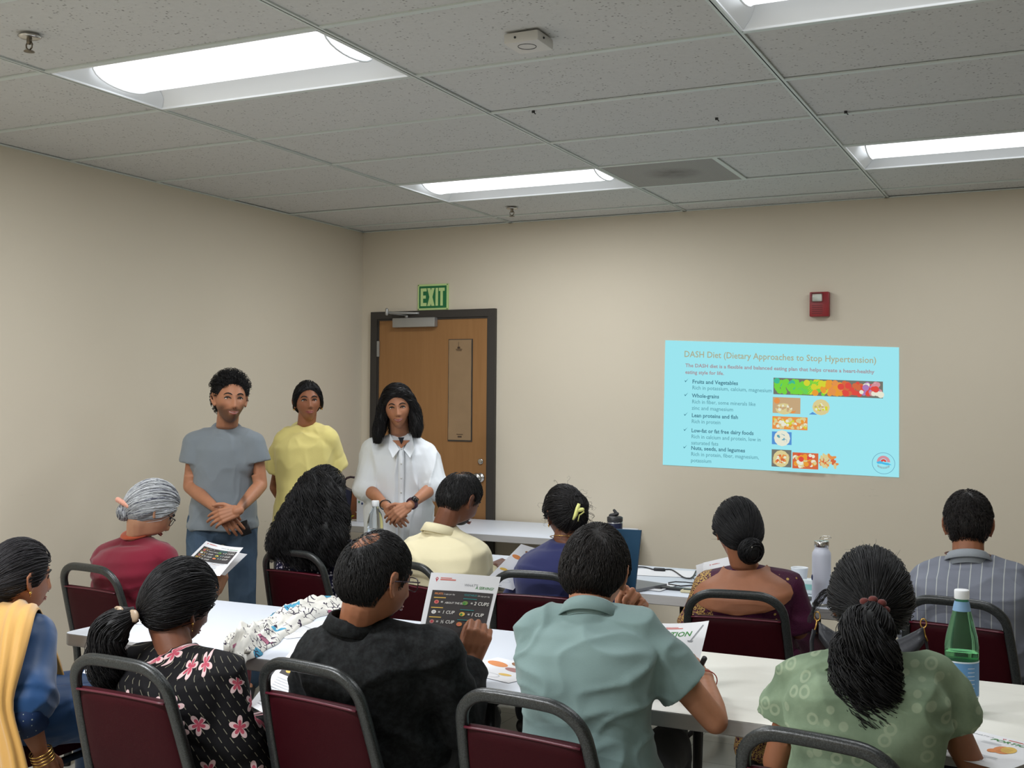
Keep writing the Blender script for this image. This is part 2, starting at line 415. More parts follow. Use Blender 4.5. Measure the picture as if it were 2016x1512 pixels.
# ---------------------------------------------------------------- door
def wood_mat():
    t = NT('oak_veneer', .42, .4); v = t.coord(scale=(9, 9, .6)); n1 = t.noise(v, 3, 6, .6); n2 = t.noise(t.coord(scale=(60, 60, 2)), 3, 3)
    t.base(t.mix(t.ramp(n1, .3, .7), lin(146, 104, 62), t.mix(n2, lin(160, 116, 72), lin(152, 110, 66)))); return t.m
M_wood = wood_mat(); M_frame = plain('dark_bronze_paint', (58, 54, 50), .5, .4)
dr = thing('door_1', 'brown wood door with dark frame, set in the back wall under the exit sign', 'door', (.587, 0, 0)); struct(dr)
x0, x1, z1 = .09, 1.083, 2.168
mb = MB(); f_ = .052
mb.box((x0, -.03, 0), (x0 + f_, 0, z1)); mb.box((x1 - f_, -.03, 0), (x1, 0, z1)); mb.box((x0 + f_, -.03, z1 - f_), (x1 - f_, 0, z1))
mb.box((x0 + f_ - .004, -.02, 0), (x0 + f_ + .012, 0, z1 - f_)); mb.box((x1 - f_ - .012, -.02, 0), (x1 - f_ + .004, 0, z1 - f_)); mb.box((x0 + f_ + .012, -.0202, z1 - f_ - .012), (x1 - f_ - .012, 0, z1 - f_ - .0002))
mb.build('door_frame', M_frame, dr, smooth=False)
bxo('door_leaf', (x0 + f_ + .006, -.014, .01), (x1 - f_ - .006, -.002, z1 - f_ - .005), M_wood, dr)
bxo('door_window_frame', (.72, -.019, 1.262), (.908, -.013, 1.965), M_frame, dr)
M_kraft = plain('kraft_paper', (150, 124, 94), .8, .2, var=.12, bscale=14, bstr=.4, bdist=.006)
def kraft(name, z0, z1_, label=None):
    mb = MB(); n = 7; v = []
    for j in range(n):
        for i in range(5):
            x = .724 + .176 * i / 4; z = z0 + (z1_ - z0) * j / (n - 1); v.append((x, -.0205 - .0012 * math.sin(j * 2.1 + i) - .001 * (j in (0, n - 1)), z))
    mb.add(v, [(j * 5 + i, j * 5 + i + 1, (j + 1) * 5 + i + 1, (j + 1) * 5 + i) for j in range(n - 1) for i in range(4)])
    return mb.build(name, M_kraft, dr)
kraft('paper_cover', 1.62, 1.96); kraft('paper_cover', 1.272, 1.628)
M_ink = plain('brown_ink', (70, 52, 38), .8)
mb = MB()
for a, b, c_, d_ in ((.80, 1.905, .802, 1.945), (.793, 1.900, .812, 1.912), (.78, 1.893, .83, 1.896), (.785, 1.885, .825, 1.888), (.8, 1.29, .83, 1.3), (.79, 1.31, .84, 1.313)): mb.box((a, -.0235, b), (c_, -.0225, d_))
mb.build('printing', M_ink, dr, smooth=False)
M_alu = plain('brushed_aluminium', (168, 168, 166), .38, .5, .6)
cl = MB().box((.29, -.062, 2.052), (.632, -.016, 2.118), bev=.006).build('door_closer', M_alu, dr, angle=40)
mb = MB().box((.39, -.058, 2.118), (.41, -.04, 2.135)).tube([(.4, -.05, 2.14), (.3, -.15, 2.152)], .009, 8, sy=.5).tube([(.3, -.15, 2.152), (.46, -.04, 2.15), (.49, -.03, 2.15)], .008, 8, sy=.5).cap((.3, -.15, 2.14), (.3, -.15, 2.172), .011, .011)
mb.build('closer_arm', M_alu, dr)
for zz in (1.9, 1.05, .25): bxo('hinge', (x0 + f_ - .002, -.028, zz - .05), (x0 + f_ + .018, -.018, zz + .06), M_alu, dr)
hx, hz = .975, 1.02
MB().lathe([(.033, 0), (.033, .008), (.03, .012), (.014, .014), (.013, .03), (.03, .045), (.036, .06), (.03, .075), (.01, .08)], (hx, -.014, hz), 20, axis=(0, -1, 0)).build('door_knob', M_chrome, dr)
mb = MB().lathe([(.02, 0), (.02, .006), (.016, .008)], (hx, -.014, hz + .11), 16, axis=(0, -1, 0)); mb.build('deadbolt', M_chrome, dr)

# ---------------------------------------------------------------- exit sign, strobe, projected slide
a = V(.467, -.012, 2.172); b = V(.709, 0, 2.352)
M_glow = plain('photoluminescent_green', (196, 222, 150), .5); M_green = plain('sign_green', (26, 112, 64), .5)
ex = thing('exit_sign', 'green and pale yellow EXIT sign on the back wall above the door', 'exit sign', ((a[0] + b[0]) / 2, 0, a[2]))
bxo('backing', a, b, M_glow, ex)
bxo('green_panel', (a[0] + .012, -.0135, a[2] + .013), (b[0] - .012, -.0115, b[2] - .013), M_green, ex)
mb = MB()
def block(pts, dy=0): 
    n = len(pts); mb.add([(x, -.0145 - dy, z) for x, z in pts] + [(x, -.013, z) for x, z in pts], [tuple(range(n))] + [(i, i + n, (i + 1) % n + n, (i + 1) % n) for i in range(n)])
ox, oz, ch = a[0] + .024, a[2] + .028, .124
def R_(x0, z0, x1, z1): block([(ox + x0, oz + z0), (ox + x1, oz + z0), (ox + x1, oz + z1), (ox + x0, oz + z1)])
R_(0, 0, .02, ch); R_(.02, ch - .022, .048, ch); R_(.02, .052, .042, .074); R_(.02, 0, .048, .022)
for s_ in (0, 1):
    p = [(.054, 0), (.078, 0), (.112, ch), (.088, ch)]
    if s_: p = [(.166 - x, z) for x, z in p][::-1]
    block([(ox + x, oz + z) for x, z in p], s_ * .0004)
R_(.120, 0, .140, ch); R_(.158, 0, .178, ch - .022); R_(.146, ch - .022, .192, ch)
mb.build('lettering', M_glow, ex, smooth=False)
for x, z in ((a[0] + .006, a[2] + .006), (b[0] - .006, a[2] + .006), (a[0] + .006, b[2] - .006), (b[0] - .006, b[2] - .006)): MB().ball((x, -.013, z), .0035).build('mounting_screw', M_dk, ex)

M_red = plain('alarm_red', (140, 22, 30), .35, .5)
al = thing('fire_alarm_strobe', 'dark red fire alarm strobe on the back wall above the slide', 'fire alarm', (3.24, 0, 2.06))
MB().box((3.184, -.045, 2.058), (3.299, 0, 2.205), bev=.008).build('housing', M_red, al, angle=40)
MB().box((3.198, -.068, 2.145), (3.262, -.04, 2.198), bev=.006).build('strobe_lens', glass('clear_lens', (225, 232, 230), .08), al, angle=40)
MB().box((3.205, -.047, 2.15), (3.255, -.0452, 2.19)).build('reflector', M_chrome, al, smooth=False)
mb = MB()
for k in range(5): mb.box((3.2, -.0462, 2.075 + k * .012), (3.262, -.0448, 2.079 + k * .012))
mb.build('sounder_grille', plain('alarm_red_dark', (95, 14, 20), .5), al, smooth=False)

SC = [emis('slide_light', (160, 234, 244), .95)]
cols = [(176, 178, 150), (170, 150, 156), (82, 136, 152), (104, 166, 178), (60, 120, 140), (150, 160, 165), (120, 215, 70), (215, 215, 60), (235, 160, 60), (225, 80, 70), (175, 130, 190), (120, 120, 110), (200, 170, 130), (222, 208, 150), (90, 150, 215), (235, 235, 215), (232, 150, 80), (215, 110, 70), (80, 190, 235), (214, 150, 160), (112, 168, 190), (70, 190, 150)]
SC += [emis('slide_ink', c, .95) for c in cols]
TL, TR, BR, BL = V(2.277, -.003, 1.934), V(3.690, -.003, 1.871), V(3.692, -.003, 1.119), V(2.265, -.003, 1.147)
def Sl(u, v, L): return TL * (1 - u) * (1 - v) + TR * u * (1 - v) + BR * u * v + BL * (1 - u) * v + V(0, -L, 0)
mb = MB(); mb.quad(Sl(0, 0, 0), Sl(0, 1, 0), Sl(1, 1, 0), Sl(1, 0, 0)); pg = Page(mb, Sl, 1.42, .77)
pg.text('DASH Diet (Dietary Approaches to Stop Hypertension)', .088, .128, .054, 1, w=.822, bold=.012)
pg.text('The DASH diet is a flexible and balanced eating plan that helps create a heart-healthy', .095, .208, .031, 2, w=.808, bold=.022)
pg.text('eating style for life.', .095, .262, .031, 2, w=.175, bold=.022)
rows = [(.325, 'Fruits and Vegetables', .205, ['Rich in potassium, calcium, magnesium'], [.352]), (.437, 'Whole-grains', .122, ['Rich in fiber, some minerals like', 'zinc and magnesium'], [.283, .185]),
        (.594, 'Lean proteins and fish', .207, ['Rich in protein'], [.130]), (.715, 'Low-fat or fat free dairy foods', .276, ['Rich in calcium and protein, low in', 'saturated fats'], [.307, .122]),
        (.855, 'Nuts, seeds, and legumes', .240, ['Rich in protein, fiber, magnesium,', 'potassium'], [.300, .092])]
for v0, h_, w0, ls, ws in rows:
    pg.text(h_, .128, v0 + .012, .033, 3, w=w0, bold=.024)
    for k, s_ in enumerate(ls): pg.text(s_, .128, v0 + .06 + k * .05, .033, 4, w=ws[k], bold=.008)
    pg.poly([(.092, v0 - .012), (.097, v0 + .006), (.111, v0 - .026), (.098, v0 - .004)], 5, [(0, 1, 3), (1, 2, 3)])
rnd = random.Random(4)
def pic(u0, v0, u1, v1, bg, pal, n, r):
    if bg: pg.rect(u0, v0, u1, v1, bg, 2, 2)
    for k in range(n):
        rr = r * rnd.uniform(.7, 1.1); x = rnd.uniform(u0 + rr, u1 - rr); y = rnd.uniform(v0 + rr * 1.84, v1 - rr * 1.84)
        pg.disc(x, y, rr, pal(x) if callable(pal) else rnd.choice(pal), n=9)
def vp(x):
    k = (x - .49) / .45
    return rnd.choice([7, 7, 22, 7] if k < .33 else [8, 8, 9, 7] if k < .52 else [9, 9, 17] if k < .64 else [10, 10, 18] if k < .8 else [10, 11, 20, 16])
pic(.487, .268, .937, .398, 12, vp, 210, .0115)
for k in range(9): pg.poly([(.56 + k * .009, .39), (.565 + k * .009, .394), (.615 + k * .009, .29), (.61 + k * .009, .285)], 7, [(0, 1, 2, 3)])
for x, y, c_ in ((.63, .3, 8), (.66, .33, 8), (.69, .3, 8), (.665, .375, 9), (.72, .31, 9), (.73, .36, 17), (.77, .32, 10), (.79, .37, 10), (.8, .31, 10), (.87, .32, 11), (.91, .33, 10), (.93, .37, 16)): pg.disc(x, y, .0135, c_, n=12)
pic(.487, .42, .604, .545, 13, [13, 17, 13], 10, .016); pg.disc(.535, .51, .036, 14, ry=.024); pic(.50, .47, .575, .54, 0, [14, 16, 13], 30, .006); pg.poly([(.64, .545), (.655, .525), (.675, .545)], 15)
pg.disc(.69, .485, .036, 14, ry=.034); pic(.662, .452, .72, .53, 0, [14, 16, 13, 8], 40, .0055)
pic(.487, .57, .635, .67, 17, [17, 14, 9, 16, 8, 14], 90, .0075)
pic(.487, .69, .570, .79, 15, [15, 16], 3, .02); pg.disc(.53, .74, .034, 16); pic(.507, .705, .553, .775, 0, [16, 16, 4, 21], 22, .006)
pic(.487, .83, .570, .965, 12, [13], 3, .02); pg.disc(.527, .9, .034, 14, ry=.036); pic(.502, .865, .552, .94, 0, [18, 17, 16, 18, 14], 40, .0058)
pic(.575, .845, .682, .97, 18, [10, 18, 16, 14, 9], 46, .0105)
for k in range(26): pg.disc(.725 + rnd.uniform(-.03, .03), .9 + rnd.uniform(-.045, .045), .013, rnd.choice([17, 14, 18, 14]), ry=.006, rot=rnd.uniform(0, 3), n=8)
pg.disc(.943, .895, .045, 21, n=40, r0=.955)
pg.disc(.943, .885, .026, 20, n=16, a0=0, a1=PI, r0=.55); pg.disc(.943, .885, .012, 10, n=10, a0=.1, a1=PI - .1, r0=.3)
pg.poly([(.915, .888), (.93, .878), (.945, .888), (.962, .892), (.975, .905), (.955, .908), (.935, .9), (.92, .9)], 19)
for k in range(9):
    u_, v_ = .943 + .030 * math.sin((k - 4) * .2), .885 + .034 * 1.84 * math.cos((k - 4) * .2) * .72
    pg.rect(u_ - .0016, v_ - .008, u_ + .0012, v_ + .008, 6, 2, 2)
o = mb.build('projected_slide', SC, None, smooth=False, loc=(2.98, 0, 1.12))
tag(o, 'bright cyan projected slide about the DASH diet on the back wall', 'projected slide')
# ================================================================ furniture
t = NT('maroon_vinyl', .55, .12); v = t.coord(); t.base(t.mix(t.noise(v, 5, 4), lin(42, 2, 9), lin(52, 5, 14))); t.bump(t.voro(v, 420)[0], .25, .0008); M_vinyl = t.m
t = NT('hammered_black_paint', .36, .6); v = t.coord(); t.base(t.mix(t.ramp(t.noise(v, 350, 2), .45, .6), lin(24, 26, 26), lin(50, 54, 54))); t.bump(t.noise(v, 260, 2), .5, .001); M_cframe = t.m
M_piping = plain('maroon_piping', (84, 22, 38), .4)
t = NT('table_laminate', .42, .35); v = t.coord(); t.base(t.mix(t.noise(v, 3, 4), lin(214, 220, 230), lin(220, 225, 235))); M_top = t.m
t = NT('table_laminate_cream', .42, .35); v = t.coord(); sm = t.ramp(t.noise(t.coord(scale=(1, 4, 1)), 2.2, 5, .65), .55, .75)
t.base(t.mix(t.math('MULTIPLY', sm, .35), lin(236, 234, 224), lin(204, 202, 192))); M_top2 = t.m
t = NT('table_edge', .5, .3); v = t.coord(scale=(1, 1, 14)); t.base(t.mix(t.noise(v, 6, 4), lin(176, 174, 172), lin(192, 190, 188))); M_edge = t.m
M_leg = plain('black_steel', (26, 26, 28), .4, .5); M_legg = plain('grey_steel', (96, 98, 98), .4, .5, .4); M_rub = plain('black_rubber', (20, 20, 20), .8, .2)

def make_chair():
    o = thing('banquet_chair', '', 'chair', (0, 0, 0), 'maroon banquet chairs', local=True)
    # back hoop: local x right, y forward, seat centre at origin; z up
    def back(z): return -.20 - .115 * max(0, (z - .43)) / .40   # leaning back
    pts = []
    for s_ in (1, -1):
        leg = [(s_ * .205, -.255, .012), (s_ * .203, -.215, .25), (s_ * .2, -.198, .42), (s_ * .192, back(.55), .55), (s_ * .183, back(.68), .68), (s_ * .176, back(.74), .74)]
        arc = []
        for k in range(1, 7):
            a = math.radians(15 * k); arc.append((s_ * (.176 - .10 * (1 - math.cos(a))), back(.765 + .09 * math.sin(a)), .765 + .09 * math.sin(a)))
        seq = leg + arc
        pts += seq if s_ > 0 else seq[::-1]
    P_ = np.array(pts); Q = []
    for i in range(len(P_) - 1):
        for k in range(2): Q.append(P_[i] + (P_[i + 1] - P_[i]) * k / 2)
    Q.append(P_[-1]); Q = np.array(Q)
    for _ in range(2): Q[1:-1] = (Q[:-2] + 2 * Q[1:-1] + Q[2:]) / 4
    MB().tube(Q, .0155, 12, up=(0, 1, 0), power=3.2, sx=.8, sy=1.0).build('back_frame', M_cframe, o)
    # back pad
    mb = MB(); R = []
    zs = [.50, .51, .56, .62, .68, .735, .762, .768]; hw = [.178, .186, .187, .183, .178, .172, .168, .160]; th = [.012, .019, .022, .022, .022, .020, .016, .008]
    for z, h_, q in zip(zs, hw, th):
        a = np.arange(28) * 2 * PI / 28; c, s_ = np.cos(a), np.sin(a); c = np.sign(c) * abs(c) ** .35; s_ = np.sign(s_) * abs(s_) ** .8
        R.append(np.stack([c * h_ * .96, back(z) + .004 + s_ * q, np.full(28, z)], 1))
    mb.rings(R).build('backrest', M_vinyl, o, angle=60)
    mb = MB(); mb.tube([(x, back(.764) - .012, .762 + .003 * math.cos(x * 9)) for x in np.linspace(-.16, .16, 14)], .0035, 6); mb.build('piping', M_piping, o)
    # seat pad
    mb = MB(); R = []
    for z, k, g in ((.405, .93, 0), (.41, .99, 0), (.44, 1.0, 0), (.465, .99, .0), (.478, .93, .0), (.484, .7, 0)):
        a = np.arange(36) * 2 * PI / 36; c, s_ = np.cos(a), np.sin(a); c = np.sign(c) * abs(c) ** .45; s_ = np.sign(s_) * abs(s_) ** .45
        R.append(np.stack([c * .205 * k, .015 + s_ * .215 * k, np.full(36, z)], 1))
    mb.rings(R).build('seat', M_vinyl, o, angle=60)
    mb = MB(); mb.tube([(-.2, -.2, .39), (-.2, .2, .39), (.2, .2, .39), (.2, -.2, .39)], .012, 8, closed=True, power=3); mb.build('seat_frame', M_cframe, o)
    for s_ in (1, -1):
        l = MB().tube([(s_ * .195, .2, .40), (s_ * .205, .212, .3), (s_ * .215, .235, .012)], .0125, 10, power=3).build('leg', M_cframe, o)
        MB().cap((s_ * .215, .235, .004), (s_ * .2145, .234, .016), .015, .015).build('foot_cap', M_rub, o)
        MB().cap((s_ * .205, -.255, .004), (s_ * .205, -.254, .016), .017, .017).build('foot_cap', M_rub, o)
    MB().tube([(-.204, -.235, .16), (0, -.235, .16), (.204, -.235, .16)], .008, 8).build('stretcher', M_cframe, o)
    return o
ch0 = make_chair(); CH = {}
def chair(key, a, b, label, back=.045):
    """stand a chair so that the top of its back hoop is centred between a and b"""
    a, b = np.array(a), np.array(b); c = (a + b) / 2; yaw = math.atan2(b[1] - a[1], b[0] - a[0])
    o = ch0 if not CH else copy_tree(ch0); CH[key] = o
    d = V(-math.sin(yaw), math.cos(yaw), 0)
    o.location = (c[0] + d[0] * (.31 - back), c[1] + d[1] * (.31 - back), 0); o.rotation_euler = (0, 0, yaw)
    o['label'] = label
chair('A', (.826, -3.43), (1.161, -3.47), 'maroon banquet chair of the grey-haired woman in the red kurta, by the left wall')
chair('C', (2.14, -4.64), (2.54, -4.66), 'maroon banquet chair in the front left corner, under the woman in the black floral dress')
chair('D', (2.647, -4.44), (2.99, -4.49), 'maroon banquet chair of the balding man in the black shirt')
chair('E', (3.274, -4.48), (3.607, -4.52), 'maroon banquet chair of the man in the mint polo shirt')
chair('F', (3.967, -4.48), (4.292, -4.54), 'maroon banquet chair at bottom right, under the woman in the pale green top')
chair('G', (1.283, -2.67), (1.6, -2.70), 'maroon banquet chair of the woman with very long loose dark hair')
chair('H', (1.93, -2.70), (2.233, -2.79), 'maroon banquet chair of the man in the cream shirt, mostly hidden')
chair('I', (2.5, -2.76), (2.801, -2.73), 'maroon banquet chair of the woman in navy with the yellow hair clip')
chair('J', (3.325, -2.845), (3.658, -2.80), 'maroon banquet chair of the woman in the plum and gold blouse')
chair('K', (4.068, -2.57), (4.393, -2.63), 'maroon banquet chair of the man in the grey striped shirt at right')
chair('L', (1.36, -4.62), (1.68, -4.60), 'maroon banquet chair cut by the left edge, under the woman in blue and yellow')

def table(x0, y0, x1, y1, label, mat, z=.74, legs=(.22, .22)):
    o = thing('folding_table', label, 'table', ((x0 + x1) / 2, (y0 + y1) / 2, 0), 'white folding tables')
    th = .042; r = .035
    def outline(k):
        p = []
        for cx, cy, a0 in ((x1 - r, y1 - r, 0), (x0 + r, y1 - r, 90), (x0 + r, y0 + r, 180), (x1 - r, y0 + r, 270)):
            for q in range(5):
                a = math.radians(a0 + q * 22.5); p.append((cx + (r - k) * math.cos(a), cy + (r - k) * math.sin(a)))
        return p
    mb = MB(); R = [np.array([(x, y, zz) for x, y in outline(k)]) for k, zz in ((.006, z - .004), (.001, z - .001), (.004, z))]
    mb.rings(R).build('table_top', mat, o, angle=30)
    mb = MB(); R = [np.array([(x, y, zz) for x, y in outline(k)]) for k, zz in ((.003, z - th), (0, z - th + .003), (0, z - .003), (.004, z - .0015))]
    mb.rings(R).build('edge', M_edge, o, angle=30)
    for xl, d in ((x0 + legs[0], 1), (x1 - legs[1], -1)):
        mb = MB()
        for yy in (y0 + .09, y1 - .09): mb.tube([(xl, yy, z - th), (xl, yy, .01)], .014, 8, power=3)
        mb.tube([(xl, y0 + .09, .12), (xl, y1 - .09, .12)], .011, 8); mb.tube([(xl, y0 + .09, z - th - .03), (xl, y1 - .09, z - th - .03)], .011, 8)
        mb.build('leg', M_leg, o)
        MB().tube([(xl, (y0 + y1) / 2, z - th - .05), (xl + d * .32, (y0 + y1) / 2, z - th - .006)], .009, 8).build('brace', M_legg, o)
        for yy in (y0 + .09, y1 - .09): MB().cap((xl, yy, .004), (xl, yy, .02), .017, .017).build('foot_cap', M_rub, o)
    return o
table(1.475, -4.085, 3.30, -3.33, 'nearer white folding table at left, with the printed scarf on it', M_top)
table(3.305, -4.085, 5.135, -3.335, 'nearer cream folding table at right, with the green bottle on it', M_top2)
table(1.49, -2.365, 3.335, -1.58, 'farther white folding table in the middle row, left half', M_top)
table(3.34, -2.365, 5.17, -1.59, 'farther white folding table in the middle row, right half, under the white flask', M_top)
table(.30, -.795, 2.13, -.035, 'white folding table against the back wall, beside the door', M_top)

# ================================================================ paper sheets
M_paper = plain('paper_white', (236, 236, 238), .7, .2)
PAL = {'dark': (66, 62, 62), 'red': (190, 60, 70), 'green': (70, 140, 70), 'grey': (150, 152, 156), 'teal': (60, 130, 130), 'orange': (222, 140, 80), 'brown': (150, 105, 70), 'yellow': (226, 186, 90), 'white': (228, 226, 220), 'lgrey': (196, 198, 202), 'pink': (214, 120, 110), 'lime': (120, 150, 80), 'mauve': (170, 120, 115)}
PK = list(PAL); PM = [M_paper] + [plain('print_' + k, c, .6, .3) for k, c in PAL.items()]
def pi_(k): return 1 + PK.index(k)
def sheet(name, label, TL, TR, BR, BL, art=None, bend=0.0, bend2=0.0, cat='paper', group='nutrition handouts', sag=None):
    TL, TR, BR, BL = [np.asarray(q, float) for q in (TL, TR, BR, BL)]
    n0 = nrm(np.cross(TR - TL, TL - BL))
    if n0 @ (CAM - TL) < 0 and abs(n0[2]) < .9: n0 = -n0; flip = True
    else: flip = False
    if abs(n0[2]) >= .9 and n0[2] < 0: n0 = -n0
    W, Hh = np.linalg.norm(TR - TL), np.linalg.norm(TL - BL)
    def S(u, v, L):
        p = TL * (1 - u) * (1 - v) + TR * u * (1 - v) + BR * u * v + BL * (1 - u) * v
        return p + n0 * (L + bend * 4 * u * (1 - u) + bend2 * 4 * v * (1 - v) + (sag(u, v) if sag else 0))
    mb = MB(); n = 11
    g = [(u, v) for v in np.linspace(0, 1, n) for u in np.linspace(0, 1, n)]
    F = [(j * n + i, (j + 1) * n + i, (j + 1) * n + i + 1, j * n + i + 1) for j in range(n - 1) for i in range(n - 1)]
    mb.add([S(u, v, .0002) for u, v in g], F); mb.add([S(u, v, -.0002) for u, v in g], [q[::-1] for q in F])
    if art: art(Page(mb, S, W, Hh, True))
    c = (BL + BR) / 2
    o = mb.build(name, PM, None, smooth=False, loc=c); tag(o, label, cat, group); return o
def lines(pg, u0, v0, u1, n, dv, mi='lgrey', seed=1):
    r = random.Random(seed)
    for k in range(n): pg.rect(u0, v0 + k * dv, u0 + (u1 - u0) * r.uniform(.6, 1), v0 + k * dv + dv * .3, pi_(mi), 4, 2)
def logo(pg, u, v, s=.02):
    pg.disc(u, v, s, pi_('red'), n=12); pg.poly([(u - s * .8, v + s * .2), (u + s * .8, v + s * .2), (u, v + s * 1.6)], pi_('red'), [(0, 2, 1)])
    pg.disc(u, v, s * .45, 0, n=8); pg.rect(u + 2.4 * s, v - s * .6, u + 2.4 * s + .16, v - s * .2, pi_('pink'), 3, 2); pg.rect(u + 2.4 * s, v + s * .1, u + 2.4 * s + .22, v + s * .7, pi_('pink'), 3, 2)
def art_serving(pg, full=True):
    logo(pg, .1, .055)
    pg.text("WHAT'S", .50, .115, .028, pi_('grey'), w=.20, shear=.2); pg.text('A SERVING?', .67, .135, .030, pi_('green'), w=.27, shear=.25, bold=.01)
    v1 = .60
    pg.rect(.07, .165, .95, v1, pi_('dark'), 9, 7)
    pg.text('FRUITS', .11, .205, .020, pi_('orange'), w=.12, bold=.02); pg.text('2 cups per day', .24, .205, .016, pi_('white'), w=.16)
    pg.text('VEGETABLES', .53, .205, .020, pi_('teal'), w=.19, bold=.02); pg.text('2.5 cups per day', .73, .205, .016, pi_('white'), w=.18)
    ic = [(.16, .275, 'pink'), (.15, .37, 'white'), (.15, .46, 'mauve'), (.14, .55, 'yellow')]; tx = ['ABOUT THE SIZE', '1 CUP', '½ CUP', '½ CUP']
    for (u, v, c_), s_ in zip(ic, tx):
        pg.rect(u - .05, v - .045, u + .12, v - .037, pi_('yellow'), 3, 2); pg.disc(u, v, .034, pi_(c_), ry=.028, n=14); pg.disc(u, v, .016, pi_('red' if c_ in ('pink', 'mauve') else 'brown' if c_ == 'yellow' else 'lgrey'), n=8)
        pg.text('=', u + .06, v + .012, .03, pi_('white'), bold=.02); pg.text(s_, u + .12, v + .013, .034 if len(s_) < 8 else .02, pi_('white'), bold=.015, shear=.15)
    for u, v, c_, s_ in ((.57, .275, 'lime', '2 CUPS'), (.56, .38, 'yellow', '1 CUP'), (.55, .475, 'orange', '1 CUP')):
        pg.rect(u - .04, v - .045, u + .16, v - .037, pi_('teal'), 3, 2); pg.disc(u, v, .042, pi_(c_), ry=.03, n=14); pg.disc(u - .01, v + .004, .02, pi_('green' if c_ != 'orange' else 'pink'), n=8)
        pg.text('=', u + .08, v + .012, .03, pi_('white'), bold=.02); pg.text(s_, u + .13, v + .013, .036, pi_('white'), bold=.015, shear=.15)
    lines(pg, .12, .62, .9, 2, .018, 'grey', 2); lines(pg, .55, .68, .8, 12, .024, 'lgrey', 3); pg.rect(.6, .665, .8, .672, pi_('mauve'), 3, 2)
def art_portion(pg):
    logo(pg, .42, .07); pg.text('PORTION', .32, .19, .06, pi_('green'), w=.50, shear=.2, bold=.02); pg.text("WHAT'S A", .04, .13, .03, pi_('grey'), w=.28, shear=.2)
    pg.disc(.62, .42, .10, pi_('orange'), ry=.15, rot=.3, n=20); pg.disc(.66, .38, .08, pi_('yellow'), ry=.13, rot=.3, n=18); pg.disc(.56, .50, .06, pi_('orange'), ry=.08, n=14)
    for k in range(4): pg.rect(.58, .36 + k * .04, .70, .365 + k * .04, pi_('brown'), 3, 2)
    pg.poly([(.93, .05), (.945, .055), (.83, .26), (.815, .255)], pi_('grey')); pg.poly([(.78, .25), (.86, .26), (.84, .28), (.79, .27)], pi_('grey'))
    lines(pg, .3, .27, .55, 3, .025, 'lgrey', 5); lines(pg, .1, .7, .8, 6, .035, 'lgrey', 6)
def art_food(pg):
    for k, (u, v, c_, r, q) in enumerate(((.25, .3, 'orange', .2, .3), (.62, .42, 'mauve', .16, .2), (.2, .62, 'yellow', .14, .1), (.7, .7, 'yellow', .1, 0), (.45, .15, 'brown', .12, .5))): pg.disc(u, v, r, pi_(c_), ry=r * .45, rot=-q, n=18)
    pg.disc(.5, .85, .22, pi_('lgrey'), ry=.09, n=24, r0=.93); lines(pg, .1, .93, .6, 2, .03)
def art_text(pg): lines(pg, .1, .08, .85, 26, .033, 'lgrey', 8); pg.rect(.1, .5, .9, .51, pi_('grey'), 3, 2)
sheet('handout', 'nutrition handout reading WHAT\'S A SERVING? held up by the balding man in the black shirt', P(849, 1127, 3.42), P(986, 1136, 3.47), P(938, 1345, 3.30), P(806, 1338, 3.25), art_serving, bend=.004, bend2=-.006)
sheet('handout', 'handout reading PORTION with a loaf of bread, held by the man in the mint polo', P(1243, 1222, 3.38), P(1396, 1222, 3.42), P(1360, 1372, 3.18), P(1205, 1368, 3.14), art_portion, bend=-.012)
sheet('handout', 'handout with a dark panel held up by the grey-haired woman in the red kurta', P(406, 1065, 4.95), P(479, 1078, 5.06), P(433, 1134, 4.90), P(352, 1118, 4.78), art_serving, bend=-.012)
sheet('handout', 'second white handout sticking out behind the one held by the grey-haired woman', P(418, 1078, 5.0), P(487, 1091, 5.12), P(443, 1133, 5.0), P(370, 1118, 4.9), art_food, bend=-.006)
sheet('handout', 'handout on the table edge behind the ponytail of the woman in black floral', P(233, 1204, 4.30), P(330, 1216, 4.2), P(262, 1338, 3.42), P(163, 1325, 3.46), art_serving, bend=-.004)
sheet('handout', 'handout held low by the woman in black floral, beside the chair of the balding man', P(587, 1262, 3.62), P(690, 1280, 3.5), P(592, 1428, 3.12), P(490, 1388, 3.2), lambda pg: (pg.rect(.08, .1, .93, .5, pi_('dark'), 6, 5), [pg.disc(.2 + .5 * (k % 2), .17 + .09 * (k // 2), .045, pi_(c_), n=12) for k, c_ in enumerate(('pink', 'lime', 'white', 'yellow', 'mauve', 'orange', 'yellow'))], lines(pg, .1, .55, .85, 12, .034, 'lgrey', 9)), bend=-.008)
def flat(c, w_, h_, ang, z=.7415):
    u = V(math.cos(ang), math.sin(ang), 0) * w_; q = V(-math.sin(ang), math.cos(ang), 0) * h_; c = V(c[0], c[1], z)
    return c - u / 2 + q / 2, c + u / 2 + q / 2, c + u / 2 - q / 2, c - u / 2 - q / 2
sheet('handout', 'white handout lying on the left table beside the printed scarf', *flat(PZ(612, 1238, .742)[:2], .216, .279, -.5), art_text)
sheet('handout', 'handout with orange food pictures lying on the table by the black-sleeved arm', *flat(PZ(990, 1318, .742)[:2], .25, .216, -.3), art_food)
sheet('handout', 'handout lying at the near edge of the right table, bottom right corner', *flat(PZ(1945, 1475, .742)[:2], .216, .25, -.45), art_portion)
c = PZ(1262, 1152, .742)
sheet('handout', 'curled handout with a dark panel on the middle table beside the laptop', *flat(c[:2], .279, .216, -.1, .743), lambda pg: (pg.rect(.05, .35, .95, .8, pi_('dark'), 6, 4), lines(pg, .1, .42, .9, 5, .08, 'grey', 3)), bend2=.002)
sheet('handout', 'blank white sheet lying near the cable on the middle table', *flat(PZ(1310, 1128, .742)[:2], .279, .216, .2), None)
